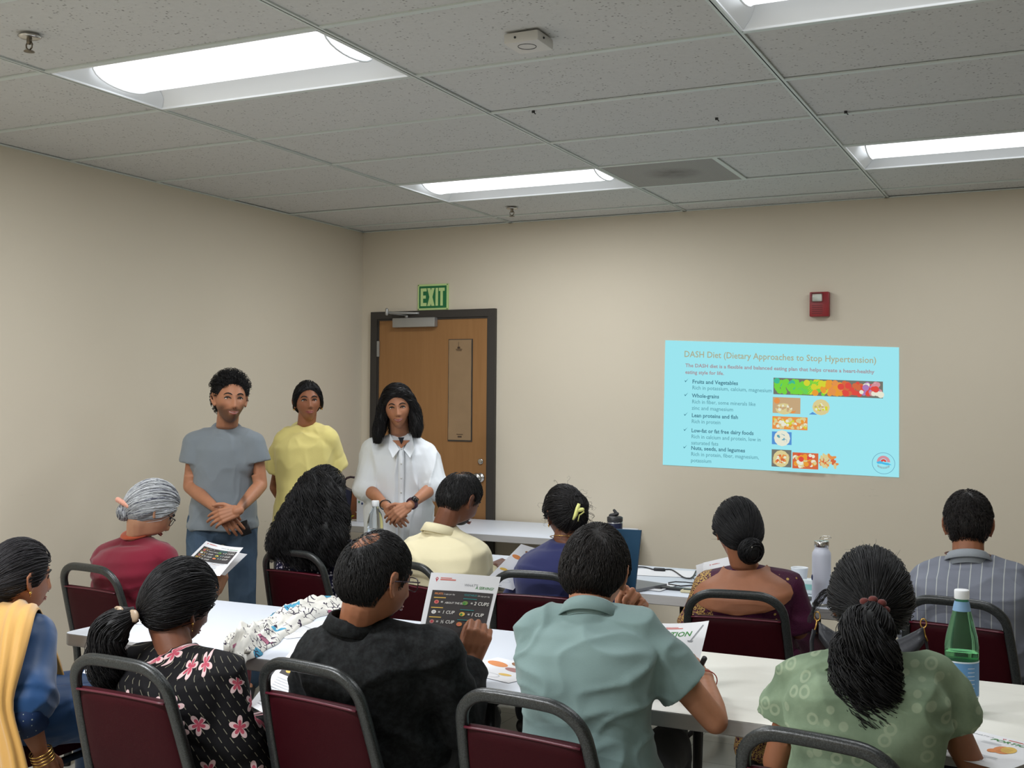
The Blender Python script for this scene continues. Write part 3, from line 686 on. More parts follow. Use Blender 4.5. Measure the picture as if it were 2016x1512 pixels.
sheet('handout', 'handout stood up in front of the woman in plum, with a small red logo', P(1384, 1108, 4.75), P(1452, 1092, 4.85), P(1462, 1150, 4.7), P(1384, 1160, 4.6), lambda pg: (logo(pg, .2, .15), pg.rect(.12, .35, .95, .9, pi_('dark'), 5, 4), pg.disc(.85, .45, .07, pi_('lime'), n=12), lines(pg, .18, .42, .7, 3, .08, 'grey', 3)), bend=0)
sheet('handout', 'handout held by the man in the cream shirt, beside the woman in navy', P(1026, 1071, 5.05), P(1076, 1086, 5.15), P(1010, 1162, 4.85), P(950, 1148, 4.75), art_food, bend=0)
sheet('handout', 'narrow white card standing beside the woman in plum on the middle table', P(1370, 1113, 4.72), P(1386, 1108, 4.75), P(1386, 1150, 4.65), P(1375, 1148, 4.63), None)

# ================================================================ things on the tables
M_clear = glass('clear_plastic', (238, 244, 246), .03, 1.2, .96); M_cap = plain('white_cap', (236, 238, 240), .4)
def zbase(px_, py_): return PZ(px_, py_, .74)
c = PZ(738, 1120, .74)
o = thing('water_bottle', 'clear plastic water bottle with a white cap, on the middle table', 'bottle', c)
MB().lathe([(.002, .001), (.034, .001), (.039, .008), (.039, .16), (.0395, .2), (.038, .225), (.031, .262), (.02, .282), (.0145, .292), (.0145, .302)], c, 28).build('bottle_body', M_clear, o)
MB().lathe([(.034, .004), (.0365, .01), (.0365, .19), (.0365, .191)], c, 24).build('water', glass('water', (235, 243, 245), .01, 1.1, 1.0), o)
MB().lathe([(.0165, .298), (.018, .3), (.018, .322), (.0165, .325)], c, 24).build('cap', M_cap, o, angle=50)
a_ = np.linspace(3.3, 4.9, 12); mb = MB(); mb.add([c + V(.0402 * math.cos(a), .0402 * math.sin(a), z) for z in (.09, .18) for a in a_], [(i, i + 1, i + 13, i + 12) for i in range(11)])
mb.build('bottle_label', plain('label_white', (196, 196, 214), .5), o)
mb = MB()
for k, aa in enumerate((4.15, 4.4, 4.75)): mb.add([c + V(.0406 * math.cos(a), .0406 * math.sin(a), z) for z in (.1, .172) for a in (aa, aa + .1)], [(0, 1, 3, 2)])
mb.build('label_print', plain('label_purple', (66, 58, 130), .5), o)

c = PZ(1893, 1402, .74); s_ = 1.0
o = thing('green_bottle', 'green mineral water bottle with a white cap and blue label on the right table', 'bottle', c)
MB().lathe([(.002, .001), (.034, .002), (.041, .012), (.042, .15), (.0425, .175), (.039, .2), (.0235, .262), (.0195, .282), (.0155, .292), (.0155, .3)], c, 32).build('bottle_body', glass('green_plastic', (165, 232, 185), .03, 1.15, .93), o)
MB().lathe([(.03, .004), (.0395, .012), (.0395, .158), (.0395, .159)], c, 24).build('water', glass('green_water', (200, 245, 212), .01, 1.1, 1.0), o)
MB().lathe([(.0175, .297), (.019, .299), (.019, .318), (.018, .3205), (.017, .321)], c, 28).build('cap', M_cap, o, angle=50)
MB().rings([np.array([c + V(r * math.cos(a), r * math.sin(a), z) for a in np.linspace(0, 2 * PI, 28, endpoint=False)]) for r, z in ((.0429, .05), (.0430, .09), (.0430, .135))], cap=False).build('bottle_label', plain('label_blue', (96, 148, 196), .5, var=.15), o)
mb = MB()
for z in (.048, .1375): mb.rings([np.array([c + V(.0433 * math.cos(a), .0433 * math.sin(a), z + q) for a in np.linspace(0, 2 * PI, 28, endpoint=False)]) for q in (-.002, .002)], cap=False)
for k in range(7): mb.add([c + V(.0434 * math.cos(a), .0434 * math.sin(a), z) for z in (.062 + k * .010, .0635 + k * .010) for a in (5.15, 5.3, 5.45, 5.6)], [(0, 1, 5, 4), (1, 2, 6, 5), (2, 3, 7, 6)])
mb.build('label_print', plain('label_pale', (214, 226, 236), .5), o)
MB().rings([np.array([c + V(r * math.cos(a), r * math.sin(a), z) for a in np.linspace(0, 2 * PI, 24, endpoint=False)]) for r, z in ((.0232, .266), (.0206, .280), (.018, .291))], cap=False).build('neck_label', plain('label_blue_neck', (130, 168, 205), .5), o)

c = PZ(1617, 1192, .74)
o = thing('steel_flask', 'tall white steel flask with a metal cap and wire loop on the middle table', 'bottle', c)
MB().lathe([(.034, .0), (.0365, .003), (.0365, .012)], c, 28).build('base', plain('brushed_steel', (160, 158, 150), .35, .5, .9), o)
MB().lathe([(.036, .012), (.037, .016), (.037, .2), (.036, .21), (.029, .223), (.0265, .227), (.0265, .235)], c, 28).build('flask_body', plain('white_powder_coat', (214, 218, 232), .4), o, angle=60)
MB().lathe([(.028, .234), (.029, .236), (.029, .255), (.027, .257)], c, 28).build('cap', M_chrome, o, angle=50)
mb = MB().tube([c + V(-.006, 0, .257), c + V(-.006, 0, .268), c + V(.006, 0, .278), c + V(.03, 0, .277), c + V(.038, 0, .271), c + V(.03, 0, .269), c + V(.012, 0, .266), c + V(.006, 0, .257)], .0016, 6); mb.build('wire_loop', M_chrome, o)
mb = MB(); mb.ball(c + V(-.0335, -.016, .112), (.003, .008, .012)); mb.build('logo_dot', plain('dot_navy', (40, 56, 110), .5), o)

c = PZ(1210, 1112, .74)
o = thing('tumbler', 'dark navy drink tumbler behind the laptop, only its lid showing', 'bottle', c)
MB().lathe([(.03, 0), (.036, .004), (.038, .2), (.036, .215)], c, 24).build('tumbler_body', plain('navy_coat', (24, 30, 58), .35), o)
mb = MB().lathe([(.037, .213), (.039, .216), (.039, .235), (.03, .24)], c, 24).cap(c + V(-.02, 0, .24), c + V(.012, 0, .252), .012, .009).cap(c + V(.012, 0, .25), c + V(-.004, 0, .268), .008, .007); mb.build('lid', M_dk, o)
MB().lathe([(.0385, .207), (.0392, .209), (.0385, .211)], c, 24).build('band', M_chrome, o)

# laptop seen from behind its blue lid
b = zbase(1243, 1122); yaw = .35
o = thing('laptop', 'open laptop with a matte blue lid on the middle table', 'laptop', b)
ux = V(math.cos(yaw), math.sin(yaw), 0); uy = V(-ux[1], ux[0], 0)
def lp(x, y, z): return b + ux * x + uy * y + V(0, 0, z)
def slab(pts, th_, nn, name, mat):
    mb = MB(); p = [np.asarray(q) for q in pts]; mb.add(p + [q + nn * th_ for q in p], [(0, 3, 2, 1), (4, 5, 6, 7), (0, 1, 5, 4), (1, 2, 6, 5), (2, 3, 7, 6), (3, 0, 4, 7)]); return mb.build(name, mat, o, smooth=False)
M_lap = plain('laptop_blue', (40, 74, 100), .5, .4)
la, lb = P(1250, 1118, 4.86), P(1168, 1108, 5.02); lt, lu = P(1262, 1044, 4.80), P(1180, 1040, 4.96)
la[2] = lb[2] = .752
nn = nrm(np.cross(lb - la, lt - la)); nn = nn if nn @ (CAM - la) > 0 else -nn
slab([la, lb, lu, lt], .006, -nn, 'lid', M_lap)
kb = nrm(V(-nn[0], -nn[1], 0)); kk = np.array([la + kb * .008, lb + kb * .008, lb + kb * .225, la + kb * .225]); kk[:, 2] = .743
slab(kk, .012, V(0, 0, 1), 'keyboard_deck', plain('laptop_grey', (120, 122, 126), .4))
slab([lb * .97 + la * .03 - nn * .0075 + V(0, 0, .01), lb * .03 + la * .97 - nn * .0075 + V(0, 0, .01), lt * .97 + lu * .03 - nn * .0075 - V(0, 0, .008), lu * .97 + lt * .03 - nn * .0075 - V(0, 0, .008)], .0005, -nn, 'screen', emis('laptop_screen', (150, 190, 210), .35))
# power cable with inline switch
pts = [PZ(x, y, .745) for x, y in ((1252, 1116), (1268, 1116), (1282, 1120), (1290, 1122), (1312, 1121), (1322, 1121), (1332, 1127), (1345, 1137), (1358, 1140), (1366, 1134), (1370, 1124))]
pp = []; 
for i in range(len(pts) - 1): pp += [pts[i] * (1 - k / 4) + pts[i + 1] * k / 4 for k in range(4)]
pp = np.array(pp + [pts[-1]]); 
for _ in range(3): pp[1:-1] = (pp[:-2] + 2 * pp[1:-1] + pp[2:]) / 4
o = thing('power_cable', 'black power cable with an inline switch snaking over the middle table', 'cable', pts[0])
MB().tube(pp, .0032, 8).build('cord', M_dk, o); MB().cap(PZ(1290, 1121, .748), PZ(1307, 1122, .748), .009, .0085).build('inline_switch', M_dk, o)
pts = [PZ(x, y, .747) for x, y in ((1316, 1150), (1330, 1148), (1350, 1149), (1366, 1151), (1372, 1147), (1366, 1142), (1364, 1138), (1370, 1135))]
o = thing('eyeglasses', 'folded dark eyeglasses lying beside the cream phone on the middle table', 'glasses', pts[1])
MB().tube([q + V(0, 0, .006) for q in pts], .0026, 6).build('frame', M_dk, o); MB().tube([PZ(1316, 1150, .746), PZ(1340, 1154, .746), PZ(1366, 1152, .746)], .003, 6).build('temple', M_dk, o)
a = PZ(1345, 1166, .741); b2 = a + V(.14, .02, 0)
o = thing('phone', 'cream coloured phone case lying at the edge of the middle table', 'phone', a)
MB().box((a[0] - .01, a[1] - .012, .741), (a[0] + .13, a[1] + .06, .752), bev=.004).build('case', plain('cream_case', (206, 196, 160), .4), o, angle=40)
MB().box((a[0] + .0, a[1] - .0, .752), (a[0] + .03, a[1] + .03, .7545), bev=.001).build('camera_bump', M_dk, o)
a = PZ(1300, 1160, .741); o = bxo('wallet', (a[0], a[1], .741), (a[0] + .11, a[1] + .03, .752), M_dk, None, bev=.004); tag(o, 'thin black case poking out from under the curled handout', 'case')
# small white things behind the woman in plum
c = PZ(1574, 1160, .74); o = MB().lathe([(.024, 0), (.026, .002), (.036, .09), (.038, .093), (.036, .095), (.033, .09), (.024, .006)], c, 24).build('paper_cup', plain('paper_cup_white', (224, 228, 232), .6), None, loc=c); tag(o, 'white paper cup half hidden behind the woman in plum', 'cup')
c = PZ(1588, 1170, .74); o = thing('tissue_packet', 'white and teal tissue packet standing behind the white flask', 'packet', c)
bxo('wrapper', (c[0] - .03, c[1] + .0, .741), (c[0] + .04, c[1] + .03, .80), plain('tissue_white', (220, 232, 234), .6), o, .006); bxo('label', (c[0] - .028, c[1] - .003, .76), (c[0] + .038, c[1] + .0, .782), plain('tissue_teal', (140, 196, 190), .6), o)
c = PZ(1586, 1182, .74); o = bxo('phone', (c[0] - .06, c[1] - .02, .741), (c[0] + .02, c[1] + .05, .750), M_dk, None, .003); tag(o, 'black phone lying in front of the tissue packet', 'phone')

# things on the back table
c = PZ(698, 1028, .74)
bk = thing('handbag', 'navy and tan leather tote with a dark looped handle on the back table', 'bag', c)
def bag_side(p, th_, name, mat):
    mb = MB(); p = [np.asarray(q) for q in p]; n = nrm(np.cross(p[1] - p[0], p[2] - p[0])); mb.add([q - n * th_ / 2 for q in p] + [q + n * th_ / 2 for q in p], [tuple(range(len(p)))[::-1], tuple(range(len(p), 2 * len(p)))] + [(i, (i + 1) % len(p), (i + 1) % len(p) + len(p), i + len(p)) for i in range(len(p))]); return mb.build(name, mat, bk, smooth=False)
D0 = 7.8
bag_side([P(672, 1022, D0), P(694, 1022, D0), P(693, 966, D0), P(680, 959, D0)], .10, 'front_panel', plain('navy_leather', (26, 30, 56), .4))
bag_side([P(690, 1022, D0 - .02), P(704, 1022, D0 - .02), P(704, 970, D0), P(697, 958, D0)], .11, 'side_panel', plain('tan_leather', (122, 68, 34), .45))
MB().tube([P(x, y, D0) for x, y in ((680, 960), (678, 952), (679, 945), (683, 941), (690, 939), (698, 940), (704, 943), (700, 952), (697, 960))], .0075, 8).build('handle', plain('dark_plum_leather', (44, 22, 34), .4), bk)
c0 = PZ(713, 1027, .74); o = thing('paper_bag', 'white paper bag with small coloured doodles behind the woman in white', 'bag', c0)
o.location.z = .74; o['_o'] = [float(c0[0]), float(c0[1]), .74]
bxo('bag_body', (c0[0] - .03, c0[1] - .02, .741), (c0[0] + .045, c0[1] + .07, .98), plain('bag_white', (214, 216, 222), .7), o)
for k, (dx, z, c_) in enumerate(((.018, .93, (150, 90, 90)), (-.008, .9, (70, 100, 150)), (.03, .89, (60, 130, 160)), (.012, .86, (40, 60, 110)), (-.012, .87, (80, 140, 110)))): bxo('doodle', (c0[0] + dx - .006, c0[1] - .0215, z - .006), (c0[0] + dx + .006, c0[1] - .0198, z + .008), plain('doodle_ink', c_, .6), o)
c = PZ(702, 1024, .74); c = c + V(0, .05, 0); o = MB().lathe([(.018, 0), (.02, .003), (.022, .04), (.036, .05), (.037, .054), (.03, .052), (.018, .05)], c, 22).build('cup', plain('cup_white', (226, 228, 230), .4), None, loc=c); tag(o, 'small white cup on the back table in front of the tote', 'cup')
c = PZ(682, 1024, .74) + V(0, 0, .015); o = MB().ball(c, (.042, .014, .015)).cap(c, c + V(.06, 0, .018), .009, .002).build('yellow_pouch', plain('bright_yellow', (214, 210, 30), .45), None, loc=c); tag(o, 'bright yellow pouch beside the tote on the back table', 'pouch')

# black handbag with gold rings on the nearer table, behind the woman in pale green
c = PZ(1712, 1322, .74); bk = thing('handbag', 'black slouchy handbag with gold strap rings on the right table', 'bag', c)
mb = MB(); R = []
ex_ = P(1818, 1235, 3.55) - P(1612, 1222, 3.62); L_ = np.linalg.norm(ex_); ex_ = ex_ / L_; c1 = (P(1818, 1235, 3.55) + P(1612, 1222, 3.62)) / 2
for k in range(15):
    t_ = -1 + 2 * k / 14; top = c1[2] - .065 * (1 - abs(t_) ** 1.6) + .0; hgt = top - .742; wd = .055 * (1 - t_ ** 4 * .6) + .008
    ctr = V(c1[0], c1[1], 0) + V(ex_[0], ex_[1], 0) * t_ * L_ / 2; nrm_ = V(-ex_[1], ex_[0], 0); low = .742 + max(0, abs(t_) - .45) ** 2 * .22
    ring = [ctr + nrm_ * wd * math.cos(a) * (1 if math.sin(a) < .3 else .5) + V(0, 0, low + (top - low) * (.5 + .5 * math.sin(a))) for a in np.linspace(0, 2 * PI, 18, endpoint=False)]
    R.append(np.array(ring))
t = NT('black_leather', .42, .4); v = t.coord(); t.base(lin(40, 41, 46)); t.bump(t.noise(v, 90, 4), .3, .003); M_lea = t.m
mb.rings(R).build('bag_body', M_lea, bk)
M_gold = plain('gold_metal', (190, 150, 80), .3, .5, 1.0)
for px_, py_, dd in ((1609, 1222, 3.62), (1818, 1236, 3.55)):
    q = P(px_, py_, dd); mb = MB().tube([q + V(.009 * math.cos(a), 0, .014 + .014 * math.sin(a)) for a in np.linspace(0, 2 * PI, 14, endpoint=False)], .0022, 6, closed=True)
    mb.tube([q + V(0, 0, .002), q + V(.004 * (1 if px_ > 1700 else -1), 0, -.02), q + V(.012 * (1 if px_ > 1700 else -1), 0, -.04)], .003, 6); mb.build('ring', M_gold, bk)
for pts in ([(1603, 1240, 3.6), (1598, 1262, 3.59), (1599, 1300, 3.58)], [(1822, 1258, 3.55), (1826, 1280, 3.55), (1824, 1320, 3.55)]): MB().tube([P(*q) for q in pts], .011 if pts[0][0] < 1700 else .005, 8, sy=.4).build('strap', M_lea, bk)
# ================================================================ people: shared builders
def sst(x, a, b):
    t_ = np.clip((x - a) / (b - a), 0, 1); return t_ * t_ * (3 - 2 * t_)
def hshape(d, female=False, sc_=1.0):
    """head surface in head space (x: own right... image right when seen from behind, y: face, z: up)"""
    d = np.asarray(d, float); x, y, z = d[:, 0], d[:, 1], d[:, 2]
    X, Y, Z = .0755 * x, .099 * y, .116 * z
    t_ = sst(-Z, .0, .10); X = X * (1 - (.30 if female else .22) * t_)
    back = (Y < 0); Y = np.where(back, Y * (1 - .42 * sst(-Z, .02, .105)), Y)
    Y = np.where(back, Y * 1.02, Y)
    fr = np.clip(y, 0, 1)
    g = lambda cx, cz, sx, sz: np.exp(-((np.abs(X) - cx) / sx) ** 2 - ((Z - cz) / sz) ** 2) * (y > 0)
    Y = Y + .022 * g(0, -.098, .030, .030) + .010 * g(0, -.06, .036, .03)      # chin and mouth block
    Y = Y - .009 * g(.031, .004, .017, .011) + .004 * g(.030, .026, .024, .008)   # sockets, brow
    nose = np.exp(-(X / (.0085 + .004 * sst(-Z, 0, .035))) ** 2) * (sst(Z, -.050, -.036) * (.006 + .018 * sst(-Z, -.02, .036)) * (Z < .03)) * (y > 0)
    Y = Y + nose + .006 * g(.013, -.036, .007, .007)
    Y = Y + .004 * g(.04, -.028, .02, .018)                                      # cheeks
    Y = Y + .0045 * g(0, -.062, .022, .005) + .005 * g(0, -.073, .018, .006) - .003 * g(0, -.0665, .024, .003)
    return np.stack([X, Y, Z], 1) * sc_
def rotm(az, pitch=0, roll=0):
    """columns: own right, forward, up; az turns from +Y towards +X, pitch looks down, degrees"""
    a, p, r = map(math.radians, (az, pitch, roll))
    f = V(math.sin(a) * math.cos(p), math.cos(a) * math.cos(p), -math.sin(p)); rt = V(math.cos(a), -math.sin(a), 0); up = np.cross(rt, f)
    rt, up = rt * math.cos(r) - up * math.sin(r), up * math.cos(r) + rt * math.sin(r)
    return np.stack([rt, f, up], 1)
def sphdirs(nu=72, nv=54):
    v = []; 
    for j in range(nv):
        th = PI * (j + .5) / nv
        for i in range(nu):
            ph = 2 * PI * i / nu; v.append((math.sin(th) * math.cos(ph), math.sin(th) * math.sin(ph), math.cos(th)))
    v = np.array(v); f = [(j * nu + i, (j + 1) * nu + i, (j + 1) * nu + (i + 1) % nu, j * nu + (i + 1) % nu) for j in range(nv - 1) for i in range(nu)]
    f += [tuple(range(nu))[::1], tuple(range((nv - 1) * nu, nv * nu))[::-1]]
    return v, f
SD = sphdirs()
def add_head(mb, C, R, female, k):
    mb.add(hshape(SD[0], female, k) @ R.T + C, SD[1])
    for s_ in (-1, 1):   # ears
        def E(x, y, z): return C + R @ (V(s_ * x, y, z) * k)
        pts = [E(.073, .004, -.028), E(.079, .001, -.03), E(.086, -.012, -.018), E(.091, -.02, .0), E(.091, -.02, .016), E(.087, -.010, .028), E(.081, .004, .026), E(.077, .010, .012)]
        mb.tube(pts, [.0055, .006, .005, .0048, .0048, .0048, .0048, .004], 8)
        mb.cap(E(.070, -.002, -.02), E(.079, -.008, .016), .009, .010, 10); mb.cap(E(.077, .006, -.029), E(.079, .002, -.034), .006, .0055, 8)
def hand_mesh(W, d, palm, right, curl=(20, 30, 20), spread=4, thumb=(35, 15), size=1.0, vox=.0028, curls=None):
    """W wrist, d direction to the knuckles, palm = the way the palm faces"""
    d = nrm(d); pn = np.asarray(palm, float); pn = nrm(pn - d * (pn @ d)); up = -pn          # up: back of the hand
    x = np.cross(d, up) * (1 if right else -1)                                              # towards the thumb for...
    x = -x
    L = lambda a, b, c: W + (x * a + d * b + up * c) * size
    mb = MB()
    mb.cap(L(0, -.008, 0), L(0, .008, 0), .0235 * size, .024 * size)
    for a0, a1, r0, r1 in ((.020, .030, .0145, .0115), (.007, .0105, .0165, .012), (-.006, -.009, .0165, .012), (-.018, -.028, .0145, .0105)): mb.cap(L(a0, .008, -.001), L(a1, .088 - abs(a1 - .005) * .25, .001), r0 * size, r1 * size, 12)
    mb.cap(L(.024, .018, -.006), L(.020, .05, -.006), .015 * size, .012 * size)
    lens = ((.030, .042, .026, .021), (.0105, .046, .030, .022), (-.009, .043, .028, .021), (-.028, .034, .021, .019))
    for i, (a0, l1, l2, l3) in enumerate(lens):
        c1, c2, c3 = (curls[i] if curls else curl); p = L(a0, .088 - abs(a0 - .005) * .25, .001); sp = math.radians(spread * (1.2 - i) * .9); ang = 0
        for l_, c_, ra, rb in ((l1, c1, .0096, .0088), (l2, c2, .0088, .0078), (l3, c3, .0078, .0066)):
            ang += math.radians(c_); v_ = (d * math.cos(ang) - up * math.sin(ang)) * math.cos(sp) + x * math.sin(sp) * math.cos(ang)
            q = p + v_ * l_ * size; k_ = (.92 if i == 3 else 1) * size; mb.cap(p, q, ra * k_, rb * k_, 10); p = q
    a_, b_ = map(math.radians, thumb); p = L(.026, .022, -.006)
    v1 = d * math.cos(a_) + x * math.sin(a_) - up * math.sin(b_)
    q = p + nrm(v1) * .044 * size; mb.cap(p, q, .0135 * size, .0105 * size, 10); v2 = nrm(v1 - x * .35 + d * .25 - up * .1); r = q + v2 * .030 * size; mb.cap(q, r, .0105 * size, .0095 * size, 10)
    v3 = nrm(v2 - x * .25 - up * .1); mb.cap(r, r + v3 * .022 * size, .0095 * size, .0072 * size, 10)
    v, f, e = voxel(mb, vox); return smooth(v, e, 3, lam=.5), f
def torso_rings(p, fat=0.0):
    """cross sections up the spine; p holds pelvis P, neck N, chest bulge and widths"""
    Pp, N = p['P'], p['N']; R = []; rs = []
    prof = [(-.08, .13, .10), (.0, .172, .125), (.12, .170, .122), (.28, .150, .112), (.45, .150, .115), (.62, .165, .122), (.76, .170, .118), (.86, .140, .095), (.94, .085, .070), (1.0, .058, .058)]
    wk, dk = p.get('wk', 1.0), p.get('dk', 1.0); n = len(prof); ax = N - Pp
    hl, sl = nrm(p['hipR'] - p['hipL']), nrm(p['SR'] - p['SL'])
    for t_, hw, hd in prof:
        wk_ = wk * (1 + (p.get('hipk', 1.0) - 1) * max(0, 1 - abs(t_ - .05) / .25)) * (1 + (p.get('waistk', 1.0) - 1) * max(0, 1 - abs(t_ - .33) / .25))
        lat = nrm(hl * (1 - t_) + sl * t_); fw = nrm(np.cross(ax, lat) * -1)
        if fw @ p['fwd'] < 0: fw = -fw
        c = Pp + ax * t_ - fw * p.get('slump', .03) * math.sin(PI * min(max(t_, 0), 1)) + fw * .0
        a = np.arange(30) * 2 * PI / 30; cc, s_ = np.cos(a), np.sin(a); cc = np.sign(cc) * abs(cc) ** .85; s_ = np.sign(s_) * abs(s_) ** .9
        hw2, hd2 = hw * wk_ + fat, hd * dk + fat
        ring = c + np.outer(cc * hw2, lat) + np.outer(s_ * hd2 * np.where(s_ > 0, 1.0 + p.get('belly', 0) * math.exp(-((t_ - .3) / .25) ** 2), 1.0), fw); R.append(ring)
    return R
def body_shapes(mb, p, g=0.0, arms=True, head=True, torso=True, neck=True):
    k = p['k']
    if torso:
        mb.rings(torso_rings(p, g))
        for s_, S in (('L', p['SL']), ('R', p['SR'])):
            o = p['N'] + nrm(S - p['N']) * .045 * k + V(0, 0, -.028) * k
            mb.cap(o, S, (.050 * k + g), (.052 * k * p.get('armk', 1) + g)); mb.cap(p['N'] * .45 + S * .55 - nrm(p['N'] - p['P']) * .055, p['N'] * .35 + S * .65 - nrm(p['N'] - p['P']) * .13, .07 * k + g, .07 * k + g)
    if arms:
        a_ = p.get('armk', 1)
        for s_ in 'LR':
            S, E, W = p['S' + s_], p['E' + s_], p['W' + s_]
            mb.cap(S, E, .048 * k * a_ + g, .038 * k * a_ + g); m_ = E * .7 + W * .3; mb.cap(E, m_, .038 * k * a_ + g, .039 * k * a_ + g); mb.cap(m_, W, .039 * k * a_ + g, .0262 * k + g)
    if neck:
        H_ = p['H'] + p['R'] @ (V(0, -.022, -.06) * p['hk']); mb.cap(p['N'] - nrm(p['N'] - p['P']) * .03, H_, .056 * k * p.get('neckk', 1), .055 * k * p.get('neckk', 1))
        mb.cap(H_, p['H'] + p['R'] @ (V(0, .01, -.045) * p['hk']), .054 * k, .045 * k)
    if head: add_head(mb, p['H'], p['R'], p['fem'], p['hk'])
def leg_shapes(mb, p, g=0.0, upto=1.0, foot=False, flare=0.0):
    k = p['k']
    for s_ in 'LR':
        h_, kn, an = p['hip' + s_], p['K' + s_], p['A' + s_]
        mb.cap(h_, kn, .082 * k + g, .056 * k + g); c = kn * .68 + an * .32
        mb.cap(kn, c, .054 * k + g, .054 * k + g + flare * .5); mb.cap(c, kn + (an - kn) * upto, .054 * k + g + flare * .5, .036 * k + g + flare)
def mat_skin(name, rgb):
    t = NT(name, .52, .35); at = t.n('ShaderNodeVertexColor'); at.layer_name = 'Col'; v = t.coord()
    n1 = t.noise(v, 35, 4, .6); c = lin(*rgb); s = tuple(x * .86 for x in c[:3]) + (1,); h = tuple(min(1, x * 1.10) for x in c[:3]) + (1,)
    mx = t.n('ShaderNodeMix', data_type='RGBA', blend_type='MULTIPLY'); mx.inputs[0].default_value = 1.0
    t.l(t.mix(n1, s, h), mx.inputs[6]); t.l(at.outputs[0], mx.inputs[7]); t.base(mx.outputs[2])
    t.b.inputs['Subsurface Weight'].default_value = .06; t.b.inputs['Subsurface Scale'].default_value = .01
    t.bump(t.noise(v, 260, 3), .15, .0012); return t.m
_skm = {}
def skin(rgb):
    if rgb not in _skm: _skm[rgb] = mat_skin('skin', rgb)
    return _skm[rgb]
t = NT('hair', .58, .38); at = t.n('ShaderNodeVertexColor'); at.layer_name = 'Col'; t.base(at.outputs[0]); M_hair = t.m
M_eye = plain('eye_white', (214, 206, 198), .2); M_iris = plain('iris_brown', (44, 26, 16), .15); M_brow = plain('brow_hair', (22, 18, 16), .7); M_lip = plain('lips', (150, 84, 76), .45); M_lipd = plain('lips_dark', (112, 62, 54), .45); M_teeth = plain('teeth', (222, 216, 204), .3); M_goldj = plain('gold_jewellery', (214, 172, 96), .25, .5, 1.0)
M_shoe = plain('shoe_leather', (30, 28, 28), .5)
def face_parts(root, p, smile=0, lip=M_lip, brow=1.0):
    C, R, k = p['H'], p['R'], p['hk']
    L = lambda x, y, z: C + R @ (V(x, y, z) * k)
    def onface(x, z, off=.0):   # point of the face surface at x, z
        zz = np.clip(z / .116, -.99, .99); xx = x / (.0755 * (1 - (.30 if p['fem'] else .22) * sst(-z, .0, .10))); yy = math.sqrt(max(.0001, 1 - xx * xx - zz * zz))
        q = hshape(np.array([[xx, yy, zz]]), p['fem'])[0]; return L(q[0], q[1] + off, q[2])
    for s_ in (-1, 1):
        c = onface(s_ * .031, .004, -.0085)
        e = MB().ball(c, V(.0142, .0100, .0060) * k, R, 16, 12).build('eye', M_eye, root)
        MB().ball(c + R @ (V(0, .0052, .0004) * k), V(.0068, .0056, .0062) * k, R, 12, 10).build('iris', M_iris, e)
        MB().tube([onface(s_ * (.031 + a), .004 + .0082 * math.cos(a / .016 * 1.5) - .001, .0022) for a in np.linspace(-.0155, .0155, 9)], [.0016, .0024, .003, .0034, .0034, .0034, .0034, .0026, .0014], 6).build('eyelashes', M_brow, root)
        MB().tube([onface(s_ * x, z, .0015) for x, z in ((.013, .0225), (.021, .0275), (.031, .0300), (.041, .028), (.049, .0215))], np.array([.0026, .0046, .0046, .0038, .0016]) * brow, 6, sx=.55 if brow < 1 else .7).build('eyebrow', M_brow, root)
    w_ = .023 + .004 * (smile > 0)
    up = [onface(x, -.0625 + smile * .006 * (x / w_) ** 2 - .0012 * math.exp(-(x / .005) ** 2), .0016) for x in np.linspace(-w_, w_, 11)]
    lo = [onface(x, -.0700 - .0018 * smile + (smile * .0085 + .004) * (x / w_) ** 2 * .95, .0016) for x in np.linspace(-w_, w_, 11)]
    pr = np.sin(np.linspace(0.12, PI - .12, 11))
    MB().tube(up, .0030 * pr, 8).tube(lo, .0041 * pr, 8).build('lips', lip, root)
    if smile > .9:
        mb = MB(); a = [onface(x, -.0640 + smile * .006 * (x / w_) ** 2, .0012) for x in np.linspace(-w_ * .8, w_ * .8, 9)]; b = [onface(x, -.0700 + smile * .0085 * (x / w_) ** 2, .0012) for x in np.linspace(-w_ * .8, w_ * .8, 9)]
        mb.add(a + b, [(i, i + 9, i + 10, i + 1) for i in range(8)]); mb.build('teeth', M_teeth, root)
    MB().ball(onface(.0062, -.0440, .001), V(.0026, .002, .0016) * k, R, 8, 6).build('nostril', M_brow, root); MB().ball(onface(-.0062, -.0440, .001), V(.0026, .002, .0016) * k, R, 8, 6).build('nostril', M_brow, root)
def place(root_args, **kw): pass
